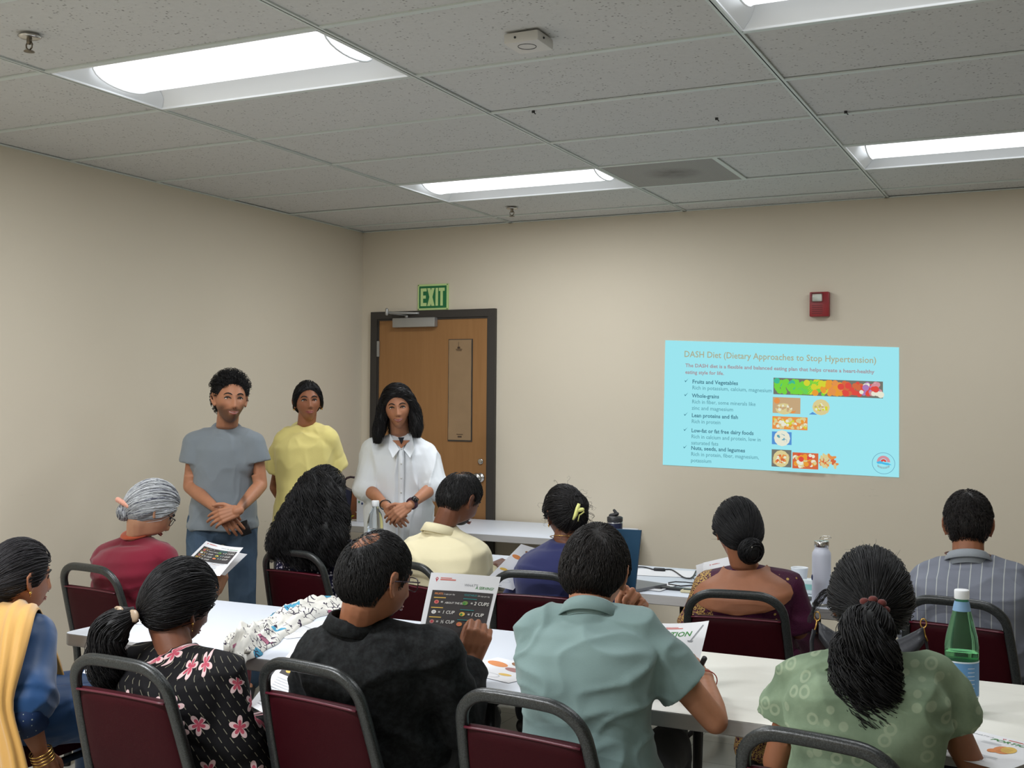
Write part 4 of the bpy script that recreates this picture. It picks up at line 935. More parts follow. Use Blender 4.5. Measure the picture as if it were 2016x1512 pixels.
def make_body(root, p, rgb, colorfn=None, vox=.0052):
    """skin: one continuous mesh from head to feet, hands joined at the wrists"""
    mb = MB(); body_shapes(mb, p, -.015, arms=False); body_shapes(mb, p, -.004, torso=False, neck=False, head=False); leg_shapes(mb, p, -.008)
    for s_ in 'LR':
        a = p['A' + s_]; f = p['fwd']; mb.cap(a, a + f * .10 + V(0, 0, -.045), .03, .026); mb.cap(a + V(0, 0, -.03), a - f * .035 + V(0, 0, -.045), .028, .026)
    v, f, e = voxel(mb, vox)
    q = (v - p['H']) @ p['R'] / p['hk']; isface = (np.linalg.norm(q, axis=1) < .135) & (q[:, 2] > -.11)
    wgt = np.where(isface, .18, 1.0); hz = np.linalg.norm(q, axis=1); wgt = np.clip((hz - .10) / .08, .15, 1)
    v = smooth(v, e, 8, wgt)
    # keep the skin clear of the clothes over the trunk
    ax = nrm(p['N'] - p['P']); L_ = np.linalg.norm(p['N'] - p['P']); h_ = (v - p['N']) @ ax; rad = np.linalg.norm((v - p['N']) - np.outer(h_, ax), axis=1); far = np.ones(len(v), bool)
    for s_ in 'LR':
        a_, b_ = p['E' + s_], p['W' + s_]; t_ = np.clip(((v - a_) @ (b_ - a_)) / ((b_ - a_) @ (b_ - a_)), 0, 1); far &= np.linalg.norm(v - a_ - t_[:, None] * (b_ - a_), axis=1) > .068
    m_ = sst(-h_, -.004, .022) * (h_ > -L_ * 1.1) * sst(-rad, -.21, -.17) * far; v = v - normals(v, f) * (.013 * m_)[:, None]
    col = np.ones((len(v), 4)); q = (v - p['H']) @ p['R'] / p['hk']
    near = np.linalg.norm(q, axis=1) < .16
    blush = np.exp(-((np.abs(q[:, 0]) - .04) / .02) ** 2 - ((q[:, 2] + .03) / .02) ** 2) * (q[:, 1] > .03); col[:, 1] -= .06 * blush; col[:, 2] -= .06 * blush
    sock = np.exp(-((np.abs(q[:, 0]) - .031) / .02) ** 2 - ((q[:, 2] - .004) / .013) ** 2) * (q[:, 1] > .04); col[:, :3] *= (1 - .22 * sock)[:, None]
    if colorfn: colorfn(q, col)
    mb = MB(); mb.add(v, f); cols = [col]
    for s_ in 'LR':
        h_ = p.get('hand' + s_)
        if h_ is None: continue
        hv, hf = hand_mesh(p['W' + s_], h_['d'], h_['palm'], s_ == 'R', h_.get('curl', (25, 35, 25)), h_.get('spread', 4), h_.get('thumb', (35, 15)), p['k'] * h_.get('size', 1.0), curls=h_.get('curls'))
        c = np.ones((len(hv), 4)); mb.add(hv, hf); cols.append(c)
    return mb.build('body', skin(rgb), root, col=np.concatenate(cols))
def fold(v, n_, p, amp, seed, regions=None):
    """cloth folds: soft creases that run across the torso and the sleeves"""
    st = p.get('fold', (.7, .7, 1.3)); a = fbm(v, 16, seed, 2)
    b = np.clip(1 - 1.5 * np.abs(fbm(v, 17, seed + 3, 2, st)), 0, 1) ** 2
    c = np.clip(1 - 1.9 * np.abs(fbm(v, 30, seed + 5, 1, st)), 0, 1) ** 2; m_ = sst(fbm(v, 9, seed + 9, 1), -.3, .5)
    return v + n_ * (amp * (a * .5 + b * 1.1 + c * .75 * m_ - .5))[:, None]
def make_top(root, p, mat, name='shirt', g=.012, sleeve=.5, cuff=.008, hem=None, vox=.0062, amp=.005, seed=1, neckdrop=.0, tail=0.0, extra=None, mats=None, sl_len=None, capfn=None, it=6, cover=.008):
    """a garment: torso shell plus sleeves down to the given share of the arm (1 = elbow, 2 = wrist)"""
    mb = MB(); k = p['k']; R = torso_rings(p, g)
    if hem is not None: # straight skirted hem
        c0 = R[1].mean(0); R[0] = c0 + (R[1] - c0) * 1.06 - V(0, 0, hem); R.insert(1, c0 + (R[1] - c0) * 1.05 - V(0, 0, hem * .5))
    R = R[:-1]; R[-1] = R[-1] - nrm(p['N'] - p['P']) * neckdrop
    mb.rings(R)
    ax = nrm(p['N'] - p['P']); a_ = p.get('armk', 1)
    for s_ in 'LR':
        S, E, W = p['S' + s_], p['E' + s_], p['W' + s_]
        o = p['N'] + nrm(S - p['N']) * .045 * k + V(0, 0, -.028) * k - ax * neckdrop * .6; mb.cap(o, S, .050 * k + g, .052 * k * a_ + g)
        mb.cap(p['N'] * .45 + S * .55 - ax * .055, p['N'] * .35 + S * .65 - ax * .13, .07 * k + g, .07 * k + g)
        sl = sleeve if not isinstance(sleeve, dict) else sleeve[s_]
        if sl <= 1: 
            q = S + (E - S) * sl; mb.cap(S, q - nrm(E - S) * (.050 * k + g + cuff), .05 * k * a_ + g, .047 * k * a_ + g + cuff * .6); d_ = nrm(E - S); mb.tube([q - d_ * .07, q - d_ * .03, q], [.046 * k * a_ + g + cuff * .7, .047 * k * a_ + g + cuff, .047 * k * a_ + g + cuff * 1.2], 20)
        else:
            mb.cap(S, E, .05 * k * a_ + g, .041 * k * a_ + g + cuff * .5); q = E + (W - E) * (sl - 1); d_ = nrm(W - E)
            mb.cap(E, E + (q - E) * .5, .041 * k * a_ + g + cuff * .5, .040 * k * a_ + g + cuff * .5); mb.tube([E + (q - E) * .4, E + (q - E) * .8, q - d_ * .004, q], [.040 * k * a_ + g, .034 * k + g + cuff * .4, .030 * k + g + cuff, .030 * k + g + cuff], 20)
    mb.tube([p['N'] - ax * .10, p['N'] - ax * .045, p['N'] - ax * cover], [.100 * k + g * .5, .084 * k + g * .3, .065 * k + .004], 22)
    if extra: extra(mb)
    v, f, e = voxel(mb, vox); v = smooth(v, e, it)
    n_ = normals(v, f)
    v = fold(v, n_, p, amp, seed)
    if capfn is not None: v = capfn(v)
    v = smooth(v, e, 1, lam=.4)
    mb = MB(); mb.add(v, f); o = mb.build(name, mat, root); return o
def make_bottoms(root, p, mat, name='trousers', g=.012, upto=.97, amp=.004, seed=2, skirt=False, flare=.012):
    mb = MB(); k = p['k']
    Rr = torso_rings(p, g - .008)[:3]; mb.rings(Rr)
    for s_ in 'LR': mb.cap(p['P'] * .6 + p['hip' + s_] * .4, p['hip' + s_], .088 * k + g, .078 * k + g)
    mb.ball(p['P'] + V(0, 0, -.05), (.11, .10, .10)); leg_shapes(mb, p, g, upto, flare=flare)
    if skirt:
        kl, kr, al, ar = p['KL'], p['KR'], p['AL'], p['AR']
        for q in (.25, .5, .75): mb.cap(p['hipL'] * (1 - q) + p['hipR'] * q, kl * (1 - q) + kr * q, .085 * k, .06 * k); mb.cap(kl * (1 - q) + kr * q, al * (1 - q) + ar * q, .06 * k, .06 * k)
    v, f, e = voxel(mb, .008); v = smooth(v, e, 6); v = fold(v, normals(v, f), p, amp, seed); mb = MB(); mb.add(v, f); o = mb.build(name, mat, root)
    for s_ in 'LR':
        a = p['A' + s_]; fw = p['fwd']; m_ = MB().cap(V(*(a - fw * .03)[:2], .042), V(*(a + fw * .05)[:2], .042), .04, .042).cap(V(*(a + fw * .05)[:2], .036), V(*(a + fw * .15)[:2], .032), .04, .031)
        v, f, e = voxel(m_, .008); v = smooth(v, e, 3); v[:, 2] = np.maximum(v[:, 2], .003); mb = MB(); mb.add(v, f); mb.build('shoe', M_shoe, root)
    return o
def collar(root, p, mat, r=.066, h_=.034, drop=.012, tilt=12, open_=0.0, name='collar', fold_=.026):
    """stand and fall of a shirt collar round the neck, open at the throat"""
    ax = nrm(nrm(p['N'] - p['P']) * .55 + nrm(p['H'] - p['N']) * .45); f = p['fwd'] - ax * (p['fwd'] @ ax); f = nrm(f); rt = np.cross(f, ax); c = p['N'] - ax * (drop + .026); R = []; n = 40
    span = 2 * PI - open_; a = PI / 2 + open_ / 2 + np.linspace(0, span, n)
    t_ = math.radians(tilt)
    def ring(rr, z, fr=0): 
        d = np.outer(np.cos(a), rt) + np.outer(np.sin(a), f); zz = z - np.sin(a) * rr * math.tan(t_)
        return c + d * rr + np.outer(zz, ax)
    prof = [(r + .004, -.012), (r, h_ * .5), (r - .002, h_), (r + .001, h_ + .003), (r + .006, h_ - .002), (r + .0215, h_ - fold_), (r + .0185, h_ - fold_ - .001), (r + .004, h_ - .007), (r + .001, h_ - .002), (r + .003, h_ * .4), (r + .0065, -.012)]
    G = [ring(rr * p['k'], z * p['k']) for rr, z in prof]; v = np.concatenate(G); m_ = len(G); F = []
    for i in range(m_): 
        j = (i + 1) % m_; F += [(i * n + q, i * n + q + 1, j * n + q + 1, j * n + q) for q in range(n - 1)]
    F += [tuple(i * n for i in range(m_)), tuple(i * n + n - 1 for i in range(m_))[::-1]]
    return MB().add(v, F).build(name, mat, root)
# ---------------------------------------------------------------- hair
def hairline(q, female=False):
    """height above which hair grows, from the place along the head (q in head space)"""
    y = q[:, 1]; z0 = np.interp(y, [-.1, -.055, -.02, .012, .035, .06, .085, .12], [-.088, -.085, -.055, -.015, .018, .042, .058, .066])
    z0 = z0 - 7.0 * q[:, 0] ** 2 * (y > .02) * (1.0 if female else .6)
    return z0 + (.030 if female else .052) * np.exp(-((y + .004) / .022) ** 2) * sst(np.abs(q[:, 0]), .045, .062) + (0 if female else .014) * sst(-y, .03, .07)
class Hair:
    def __init__(s, p, col, var=.35, seed=1, k=1.0):
        s.p = p; s.mb = MB(); s.cols = []; s.rs = np.random.RandomState(seed); s.c = np.array(lin(*col)[:3]); s.var = var; s.k = p['hk'] * k; s.alt = None; s.ln = None; s.mk = None
    def tone(s, n=1):
        t_ = 1 + s.var * s.rs.normal(size=(n, 1)); c = np.clip(s.c * np.clip(t_, .3, 2.5), 0, 1)
        if s.alt is not None:
            m_ = s.rs.rand(n) < s.alt[1]; c[m_] = np.array(lin(*s.alt[0])[:3]) * np.clip(1 + .2 * s.rs.normal(size=(m_.sum(), 1)), .5, 1.3)
        return c
    def line(s, q, line=None): return line(q) if line else hairline(q, s.p['fem'])
    def w(s, q): return s.p['H'] + (np.asarray(q) @ s.p['R'].T) * s.k
    def cap(s, thick=.012, mask=None, line=None, top=1.0):
        d, f = SD; q = hshape(d, s.p['fem']); hl = s.line(q, line); s.ln = line; s.mk = mask; m_ = sst(q[:, 2] - hl, -.003, .030); s.th = (thick, top)
        if mask is not None: m_ = m_ * mask(q)
        n_ = nrm_rows(q / np.array([.0755, .099, .116]) ** 2); extra = 1 + (top - 1) * sst(q[:, 2], .03, .1)
        nz = 1 + .25 * fbm(q, 60, 3, 2)
        q2 = q + n_ * ((thick * extra * nz * m_) - .010 * (1 - m_))[:, None]; v = s.w(q2); s.mb.add(v, f)
        c = s.tone(len(v)) * .5 + s.c * .5; s.cols.append(c)
    def strands(s, paths, rad=.0011, tip=.35, tones=None):
        """thin three-sided strands; paths (N, n, 3) in room space"""
        Pp = np.asarray(paths, float); N, n, _ = Pp.shape
        if N == 0: return
        T = np.gradient(Pp, axis=1); T /= np.linalg.norm(T, axis=2)[..., None] + 1e-9
        ref = s.rs.normal(size=(N, 1, 3)); u = ref - T * (ref * T).sum(2)[..., None]; u /= np.linalg.norm(u, axis=2)[..., None] + 1e-9; w_ = np.cross(T, u)
        rr = rad * (1 - (1 - tip) * np.linspace(0, 1, n) ** 2)[None, :, None] * (.7 + .6 * s.rs.rand(N, 1, 1))
        V3 = np.stack([Pp + rr * (u * math.cos(a) + w_ * math.sin(a)) for a in (0, 2.094, 4.189)], 2).reshape(-1, 3)
        base = s.mb.nv; s.mb.v.append(V3); s.mb.nv += len(V3)
        idx = np.arange(N * n * 3).reshape(N, n, 3) + base; a, b = idx[:, :-1], idx[:, 1:]
        Q = np.concatenate([np.stack([a[..., j], a[..., (j + 1) % 3], b[..., (j + 1) % 3], b[..., j]], -1).reshape(-1, 4) for j in range(3)]); s.mb.f += [tuple(x) for x in Q.tolist()]; s.mb.mi += [0] * len(Q)
        c = s.tone(N) if tones is None else tones; s.cols.append(np.repeat(c, n * 3, 0))
    def roots(s, N, mask=None, line=None):
        d = s.rs.normal(size=(N * 4, 3)); d /= np.linalg.norm(d, axis=1)[:, None]; q = hshape(d, s.p['fem']); ok = q[:, 2] > s.line(q, line) + .002
        if mask is not None: ok &= s.rs.rand(len(d)) < mask(q)
        return d[ok][:N]
    def lvl(s, qi, q=None, mask=None):
        th, top = getattr(s, 'th', (.006, 1)); hl = s.line(qi, s.ln); m_ = sst(qi[:, 2] - hl, -.003, .030); m_ = m_ if s.mk is None else m_ * s.mk(qi)
        return ((th * (1 + (top - 1) * sst(qi[:, 2], .03, .1))) * m_ + .0012 * (m_ > .3) + .0005)[:, None]
    def comb(s, N, tie, n=12, lift=.006, bulge=.010, jit=.04, rad=.0011, mask=None, line=None, start=.004):
        """hair drawn over the scalp to a tie; tie is a direction in head space"""
        d0 = s.roots(N, mask, line); tie = nrm(tie); N = len(d0); out = []
        d1 = tie + s.rs.normal(size=(N, 3)) * jit; tt = np.linspace(0, 1, n)[None, :, None]
        D = d0[:, None] * (1 - tt) + d1[:, None] * tt; D = D + .15 * np.array([0, -1, .3]) * (tt * (1 - tt)); D /= np.linalg.norm(D, axis=2)[..., None]
        q = hshape(D.reshape(-1, 3), s.p['fem']).reshape(N, n, 3); nn = nrm_rows((q / np.array([.0755, .099, .116]) ** 2).reshape(-1, 3)).reshape(N, n, 3)
        l_ = s.lvl(q.reshape(-1, 3)).reshape(N, n, 1) + (lift * (s.rs.rand(N, 1, 1) ** 1.5)) + bulge * .4 * np.sin(PI * tt) ** .7; s.strands(s.w((q + nn * l_).reshape(-1, 3)).reshape(N, n, 3), rad, .8)
    def short(s, N, length=.03, flow=(0, -.3, -1), n=6, rad=.0010, lift=.010, curl=0.0, mask=None, line=None, base=.004, whorl=None, stand=.3):
        d0 = s.roots(N, mask, line); N = len(d0); q = hshape(d0, s.p['fem']); nn = nrm_rows(q / np.array([.0755, .099, .116]) ** 2)
        wh = np.asarray(whorl if whorl is not None else (0, -.06, .11)); fl = q - wh; fl /= np.linalg.norm(fl, axis=1)[:, None]; fl = fl + np.asarray(flow) * .5
        fl = fl - nn * (fl * nn).sum(1)[:, None]; fl /= np.linalg.norm(fl, axis=1)[:, None] + 1e-9; fl += s.rs.normal(size=fl.shape) * .25
        L = length * (.6 + .6 * s.rs.rand(N))[:, None]; out = np.zeros((N, n, 3)); ph = s.rs.rand(N, 1) * 6.3; side = np.cross(nn, fl)
        ax_ = np.array([.0755, .099, .116])
        for i in range(n):
            t_ = i / (n - 1); e = d0 + fl * L * t_ / ax_; e /= np.linalg.norm(e, axis=1)[:, None]; qi = hshape(e, False); qi = np.where((qi[:, 2] < -.06)[:, None], q * .3 + qi * .7, qi)
            out[:, i] = qi + nn * (s.lvl(qi, q, mask) + lift * math.sin(PI * min(1, t_ * .75)) + stand * L * t_ * .3) + curl * (side * np.sin(ph + t_ * 9) + nn * np.cos(ph + t_ * 9)) * t_
            if i > 0:
                lo = (qi[:, 2] < s.line(qi, line) - .007)[:, None]; out[:, i] = np.where(lo, out[:, i - 1] + (out[:, i] - out[:, i - 1]) * .04, out[:, i])
        s.strands(s.w(out.reshape(-1, 3)).reshape(N, n, 3), rad, .5)
    def lock(s, pts, radii, N=120, wave=.006, wl=.09, rad=.0012, core=.82, seg=14, n=22, fray=.25, flat=1.0, up=(0, 1, 0)):
        """a hanging mass of hair along pts: a soft core and strands around it"""
        pts = np.asarray(pts, float); radii = np.asarray(radii, float); u_ = np.linspace(0, 1, len(pts)); cum = np.r_[0, np.cumsum(np.linalg.norm(np.diff(pts, axis=0), axis=1))]; u_ = cum / cum[-1]; tt = np.linspace(0, 1, n)
        c = np.stack([np.interp(tt, u_, pts[:, i]) for i in range(3)], 1)
        for _ in range(2): c[1:-1] = (c[:-2] + 2 * c[1:-1] + c[2:]) / 4
        r = np.interp(tt, u_, radii); T = np.gradient(c, axis=0); T /= np.linalg.norm(T, axis=1)[:, None]; u = np.asarray(up, float); u = u - T * (T @ u)[:, None]; u /= np.linalg.norm(u, axis=1)[:, None]; w_ = np.cross(T, u); ln = cum[-1]
        if core > 0:
            k0 = s.mb.nv; a = np.arange(seg) * 2 * PI / seg; rg = []
            for i in range(n):
                wv = 1 + .14 * np.sin(a * 3 + i * .8) + .08 * np.sin(a * 5 - i * 1.3); tp = 1 - .8 * max(0, (tt[i] - .85) / .15) ** 2
                rg.append(c[i] + np.outer(np.cos(a) * wv * flat, u[i]) * r[i] * core * tp + np.outer(np.sin(a) * wv, w_[i]) * r[i] * core * tp)
            s.mb.rings(rg); s.cols.append(np.tile(s.c * .6, (s.mb.nv - k0, 1)))
        th = s.rs.rand(N) * 2 * PI; rr = np.sqrt(.35 + .65 * s.rs.rand(N)); ph = s.rs.rand(N) * 6.3; wl_ = wl * (.8 + .4 * s.rs.rand(N)); P3 = np.zeros((N, n, 3)); end = .8 + .3 * s.rs.rand(N)
        for i in range(n):
            t_ = np.minimum(tt[i] * end, 1.0); ci = np.stack([np.interp(t_, tt, c[:, j]) for j in range(3)], 1); ui = np.stack([np.interp(t_, tt, u[:, j]) for j in range(3)], 1); wi = np.stack([np.interp(t_, tt, w_[:, j]) for j in range(3)], 1); ri = np.interp(t_, tt, r)
            R_ = ri * rr * (1 + fray * np.maximum(0, t_ - .6) * s.rs.rand(N)); amp = wave * (.3 + t_)
            P3[:, i] = ci + ui * ((np.cos(th) * R_) * flat + amp * np.sin(ph * .3 + th + t_ * ln / wl_ * 6.28))[:, None] + wi * (np.sin(th) * R_ + amp * np.cos(ph * .3 + th + t_ * ln / wl_ * 6.28))[:, None]
        s.strands(P3, rad, .4)
    def bun(s, c, r, N=160, flat=.7, axis=None, rad=.0013, coil=None):
        """twisted knot of hair at head-space point c"""
        ax = nrm(axis if axis is not None else c); u = nrm(np.cross(ax, (1, .2, .1))); w_ = np.cross(ax, u); k0 = s.mb.nv; M = np.stack([u, w_, ax], 1)
        s.mb.ball(s.w(np.asarray(c)), V(r * .93, r * .93, r * flat * .93) * s.k, s.p['R'] @ M, 20, 12); s.cols.append(np.tile(s.c * .6, (s.mb.nv - k0, 1)))
        n = 16; out = np.zeros((N, n, 3))
        for j in range(N):
            z0 = s.rs.uniform(-.75, .8); a0 = s.rs.rand() * 6.3; tl = s.rs.normal() * .25; ln = s.rs.uniform(1.2, 2.6)
            for i in range(n):
                a = a0 + ln * i / (n - 1); z = np.clip(z0 + tl * math.sin(a - a0), -.95, .95); q = math.sqrt(1 - z * z) * r * (1.0 + .05 * math.sin(5 * a + j)); out[j, i] = np.asarray(c) + u * math.cos(a) * q + w_ * math.sin(a) * q + ax * z * r * flat
        s.strands(s.w(out.reshape(-1, 3)).reshape(N, n, 3), rad, .9)
    def fly(s, N=25, length=.04, rad=.0004, mask=None):
        d0 = s.roots(N, mask); N = len(d0); q = hshape(d0, s.p['fem']) * 1.07; n = 7; out = np.zeros((N, n, 3)); dirn = nrm_rows(q / np.array([.0755, .099, .116]) ** 2 * .02 + s.rs.normal(size=(N, 3)) * .7); b = s.rs.normal(size=(N, 3)) * .3
        for i in range(n): t_ = i / (n - 1); out[:, i] = q + (dirn * t_ + b * t_ * t_) * length
        s.strands(s.w(out.reshape(-1, 3)).reshape(N, n, 3), rad, .3)
    def build(s, root, name='hair'):
        c = np.concatenate(s.cols); c = np.concatenate([c, np.ones((len(c), 1))], 1); return s.mb.build(name, M_hair, root, col=c)
def nrm_rows(v): return v / (np.linalg.norm(v, axis=1)[:, None] + 1e-12)
def limbs(name, p):
    o = []
    for s_ in 'LR': o.append('%s: upper %.2f fore %.2f thigh %.2f shin %.2f' % (s_, np.linalg.norm(p['E' + s_] - p['S' + s_]), np.linalg.norm(p['W' + s_] - p['E' + s_]), np.linalg.norm(p['K' + s_] - p['hip' + s_]), np.linalg.norm(p['A' + s_] - p['K' + s_])))
    print('LIMBS', name, 'torso %.2f sh %.2f neckhead %.2f' % (np.linalg.norm(p['N'] - p['P']), np.linalg.norm(p['SL'] - p['SR']), np.linalg.norm(p['H'] - p['N'])), *o)
def seated(P_, N, H_, az, head, SL, SR, fem=False, k=1.0, hk=1.0, **kw):
    """seated figure; az = heading of the pelvis"""
    f = V(math.sin(math.radians(az)), math.cos(math.radians(az)), 0); r = V(f[1], -f[0], 0); P_ = np.array(P_, float)
    p = dict(P=P_, N=np.array(N, float), H=np.array(H_, float), R=rotm(*head), fwd=f, fem=fem, k=k, hk=hk, SL=np.array(SL, float), SR=np.array(SR, float), hipL=P_ - r * .09 * k + V(0, 0, -.02), hipR=P_ + r * .09 * k + V(0, 0, -.02))
    ld = kw.pop('legaz', az); lf = V(math.sin(math.radians(ld)), math.cos(math.radians(ld)), 0)
    for s_, q in (('L', -1), ('R', 1)):
        p['K' + s_] = p['hip' + s_] + lf * .42 * k + r * q * .03 + V(0, 0, .01); p['A' + s_] = V(*(p['K' + s_] - lf * .02 + r * q * .0)[:2], .09)
    p.update(kw); return p
# ================================================================ people
S_TAN, S_BRN, S_DRK, S_FAIR = (176, 122, 92), (150, 98, 70), (112, 70, 50), (190, 142, 112)
BLK = (14, 12, 13)
def cloth(name, rgb, rough=.85, var=.08, bs=220, bstr=.25, sheen=.2):
    t = NT(name, rough, .2); v = t.coord(); c = lin(*rgb)
    t.base(t.mix(t.noise(v, 6, 4), tuple(x * (1 - var) for x in c[:3]) + (1,), tuple(min(1, x * (1 + var)) for x in c[:3]) + (1,)))
    t.bump(t.noise(v, bs, 3), bstr, .0015); t.b.inputs['Sheen Weight'].default_value = sheen; return t.m
t = NT('denim', .85, .2); v = t.coord(); t.base(t.mix(t.ramp(t.noise(v, 7, 3), .3, .7), lin(58, 76, 96), t.mix(t.noise(v, 300, 2), lin(92, 112, 132), lin(70, 88, 108)))); t.bump(t.noise(v, 300, 2), .3, .001); M_denim = t.m
M_dark = cloth('dark_trousers', (36, 38, 44))
def root(name_label, p, cat='person', group=None):
    return thing('person', name_label, cat, (p['P'][0], p['P'][1], 0), group)
def standing(H_, N, P_, head, az, joints, k=1.0, hk=1.0, fem=False, **kw):
    p = seated(P_, N, H_, az, head, joints['SL'], joints['SR'], fem, k, hk); r = V(p['fwd'][1], -p['fwd'][0], 0)
    for s_, q in (('L', -1), ('R', 1)):
        p['K' + s_] = V(*(p['hip' + s_] + r * q * .02 * k + p['fwd'] * .01)[:2], .47 * k); p['A' + s_] = V(*(p['hip' + s_] + r * q * .045)[:2], .09)
    p.update(joints); p.update(kw); return p

# ---- man in the grey T-shirt
D = 5.9
p = standing(P(453, 786, D), P(446, 840, 6.0), V(*P(438, 1022, 6.0)[:2], .93), (128, 0, -2), 140,
    dict(SR=P(386, 874, 5.98), SL=P(499, 874, 5.96), ER=P(374, 958, 5.98), EL=P(513, 955, 5.96), WR=P(428, 1003, 5.72), WL=P(468, 1006, 5.69)), hk=1.02, slump=.0, wk=.94, dk=.9, armk=1.05, fold=(1.3, 1.3, .45))
p['handL'] = dict(d=P(420, 1022, 5.66) - P(468, 1006, 5.69), palm=P(445, 1040, 5.95) - P(445, 1015, 5.7), curls=((30, 25, 10), (26, 28, 12), (28, 30, 15), (30, 32, 15)), thumb=(42, -8), spread=5)
p['handR'] = dict(d=P(472, 1048, 5.71) - P(430, 1003, 5.73), palm=P(440, 1030, 5.95) - P(440, 1020, 5.75), curls=((22, 18, 12), (24, 20, 12), (28, 22, 12), (34, 26, 14)), thumb=(30, 10), spread=4)
limbs('grey', p); ro = root('person standing by the left wall, in a grey T-shirt and jeans, hands clasped', p)
def beard(q, col):
    b = sst(-q[:, 2], .040, .056) * sst(q[:, 1], -.015, .01) * (1 - sst(-q[:, 2], .125, .14)) ; mo = np.exp(-((q[:, 2] + .052) / .006) ** 2) * (np.abs(q[:, 0]) < .032) * (q[:, 1] > .05); ck = np.exp(-((np.abs(q[:, 0]) - .052) / .016) ** 2) * sst(-q[:, 2], .015, .045) * (q[:, 1] > -.01)
    chin = np.exp(-((q[:, 2] + .070) / .007) ** 2) * (np.abs(q[:, 0]) < .022) * .6
    a = np.clip(np.maximum(np.maximum(b - chin, mo), ck) * .66, 0, .70); col[:, :3] *= (1 - a)[:, None]
make_body(ro, p, S_TAN, beard, .0042); face_parts(ro, p, 1.0)
make_top(ro, p, cloth('grey_jersey', (124, 132, 138)), 'tshirt', .014, .46, .012, hem=.06, amp=.006, seed=3, neckdrop=.004); make_bottoms(ro, p, M_denim, 'jeans', .010, flare=.035, amp=.006)
c = p['N'] + V(0, 0, -.004); ax = nrm(p['N'] - p['P'])
def crew(ro, p, mat, r=.068, tilt=24, dz=-.012, th=.006, nm='neck_band', ry=1.0):
    f = p['fwd']; rt = V(f[1], -f[0], 0); cc = p['N'] + V(0, 0, dz) + f * .012; mb = MB(); mb.tube([cc + rt * r * math.cos(a) + f * r * ry * math.sin(a) + V(0, 0, -math.tan(math.radians(tilt)) * r * math.sin(a)) for a in np.linspace(0, 2 * PI, 36, endpoint=False)], th, 8, closed=True, sx=1.0, sy=1.7, up=(0, 0, 1)); return mb.build(nm, mat, ro)
crew(ro, p, cloth('grey_rib', (128, 136, 142)), .074, 30, -.018, .006)
h = Hair(p, BLK, .4, 3)
def hl_man(q): return np.interp(q[:, 1], [-.1, -.055, -.02, .012, .035, .06, .085, .12], [-.105, -.10, -.05, -.005, .028, .058, .070, .074]) - 5 * q[:, 0] ** 2 * (q[:, 1] > .03) + .035 * np.exp(-((q[:, 1] - .0) / .02) ** 2) * sst(np.abs(q[:, 0]), .045, .062)
h.cap(.012, line=hl_man, top=1.25); h.short(1700, .034, (0, 0, -.1), 7, .0012, .006, .006, line=hl_man, whorl=(0, .16, .0), stand=.25); h.short(330, .022, (.2, .3, -.2), 6, .0009, .006, .004, line=hl_man, stand=.3, mask=lambda q: ((q[:, 1] > .05) & (q[:, 2] < .09)) * 1.0); h.short(650, .045, (.3, -.2, .3), 8, .0011, .014, .012, line=hl_man, whorl=(0, .15, .0), stand=.8, mask=lambda q: (q[:, 2] > .05) * 1.0); h.build(ro)
pc = P(481, 1040, 5.80); u = nrm(P(478, 1030, 5.8) - P(486, 1052, 5.8))
MB().tube([pc - u * .036, pc + u * .036], .028, 12, power=6, sx=.12, sy=1, up=CF).build('phone', M_dk, None, loc=pc); tag(sc.collection.objects[-1], 'black phone held in the clasped hands of the man in grey', 'phone')

# ---- girl in the yellow T-shirt
D = 6.3
p = standing(P(606, 791, D), P(602, 838, 6.34), V(*P(601, 1015, 6.3)[:2], .90), (138, -3, 2), 146,
    dict(SR=P(563, 868, 6.32), SL=P(644, 866, 6.3), ER=P(541, 960, 6.42), EL=P(662, 955, 6.42), WR=P(572, 1008, 6.5), WL=P(640, 1005, 6.5)), k=.90, hk=.90, fem=True, slump=.0, wk=.88, waistk=.9, fold=(1.3, 1.3, .45))
p['handL'] = dict(d=V(-.6, .3, -.5), palm=V(.3, .9, 0)); p['handR'] = dict(d=V(.6, .5, -.5), palm=V(.3, .9, 0))
limbs('girl', p); ro = root('person standing between two others, in a loose pale yellow T-shirt, arms behind the back', p)
make_body(ro, p, S_BRN, None, .0042); face_parts(ro, p, .55, brow=1.0)
def boxy(v): return v
make_top(ro, p, cloth('pale_yellow_cotton', (222, 208, 132)), 'tshirt', .026, .60, .020, hem=.16, amp=.008, seed=7, neckdrop=.012, cover=.03); make_bottoms(ro, p, M_dark, 'trousers', .014)
crew(ro, p, cloth('yellow_rib', (230, 218, 146)), .080, 32, -.026, .006, ry=1.0)
h = Hair(p, BLK, .4, 5); h.cap(.011); h.comb(900, (0, -.85, -.5), 12, .004, .008, .06, .0011, start=.006)
Rr = lambda x, y, z: p['H'] + p['R'] @ (V(x, y, z) * p['hk'])
h.lock([Rr(0, -.09, -.04), Rr(.01, -.125, -.08), Rr(.02, -.12, -.16), Rr(.03, -.11, -.25)], [.025, .03, .025, .012], 120, .004)
for s_ in (-1, 1): h.lock([Rr(s_ * .02, .07, .10), Rr(s_ * .058, .062, .06), Rr(s_ * .080, .03, .0), Rr(s_ * .078, -.02, -.045)], [.010, .015, .014, .010], 90, .002, flat=.6)
h.build(ro); MB().ball(Rr(.083, .0, -.045), .005).build('earring', M_goldj, ro); MB().ball(Rr(-.083, .0, -.045), .005).build('earring', M_goldj, ro)
mb = MB().tube([p['N'] + V(.05 * math.cos(a) * .9 - .075 * 1, -.02 + .03 * math.sin(a), .005) for a in np.linspace(0, 6.28, 12, endpoint=False)], .004, 6, closed=True)

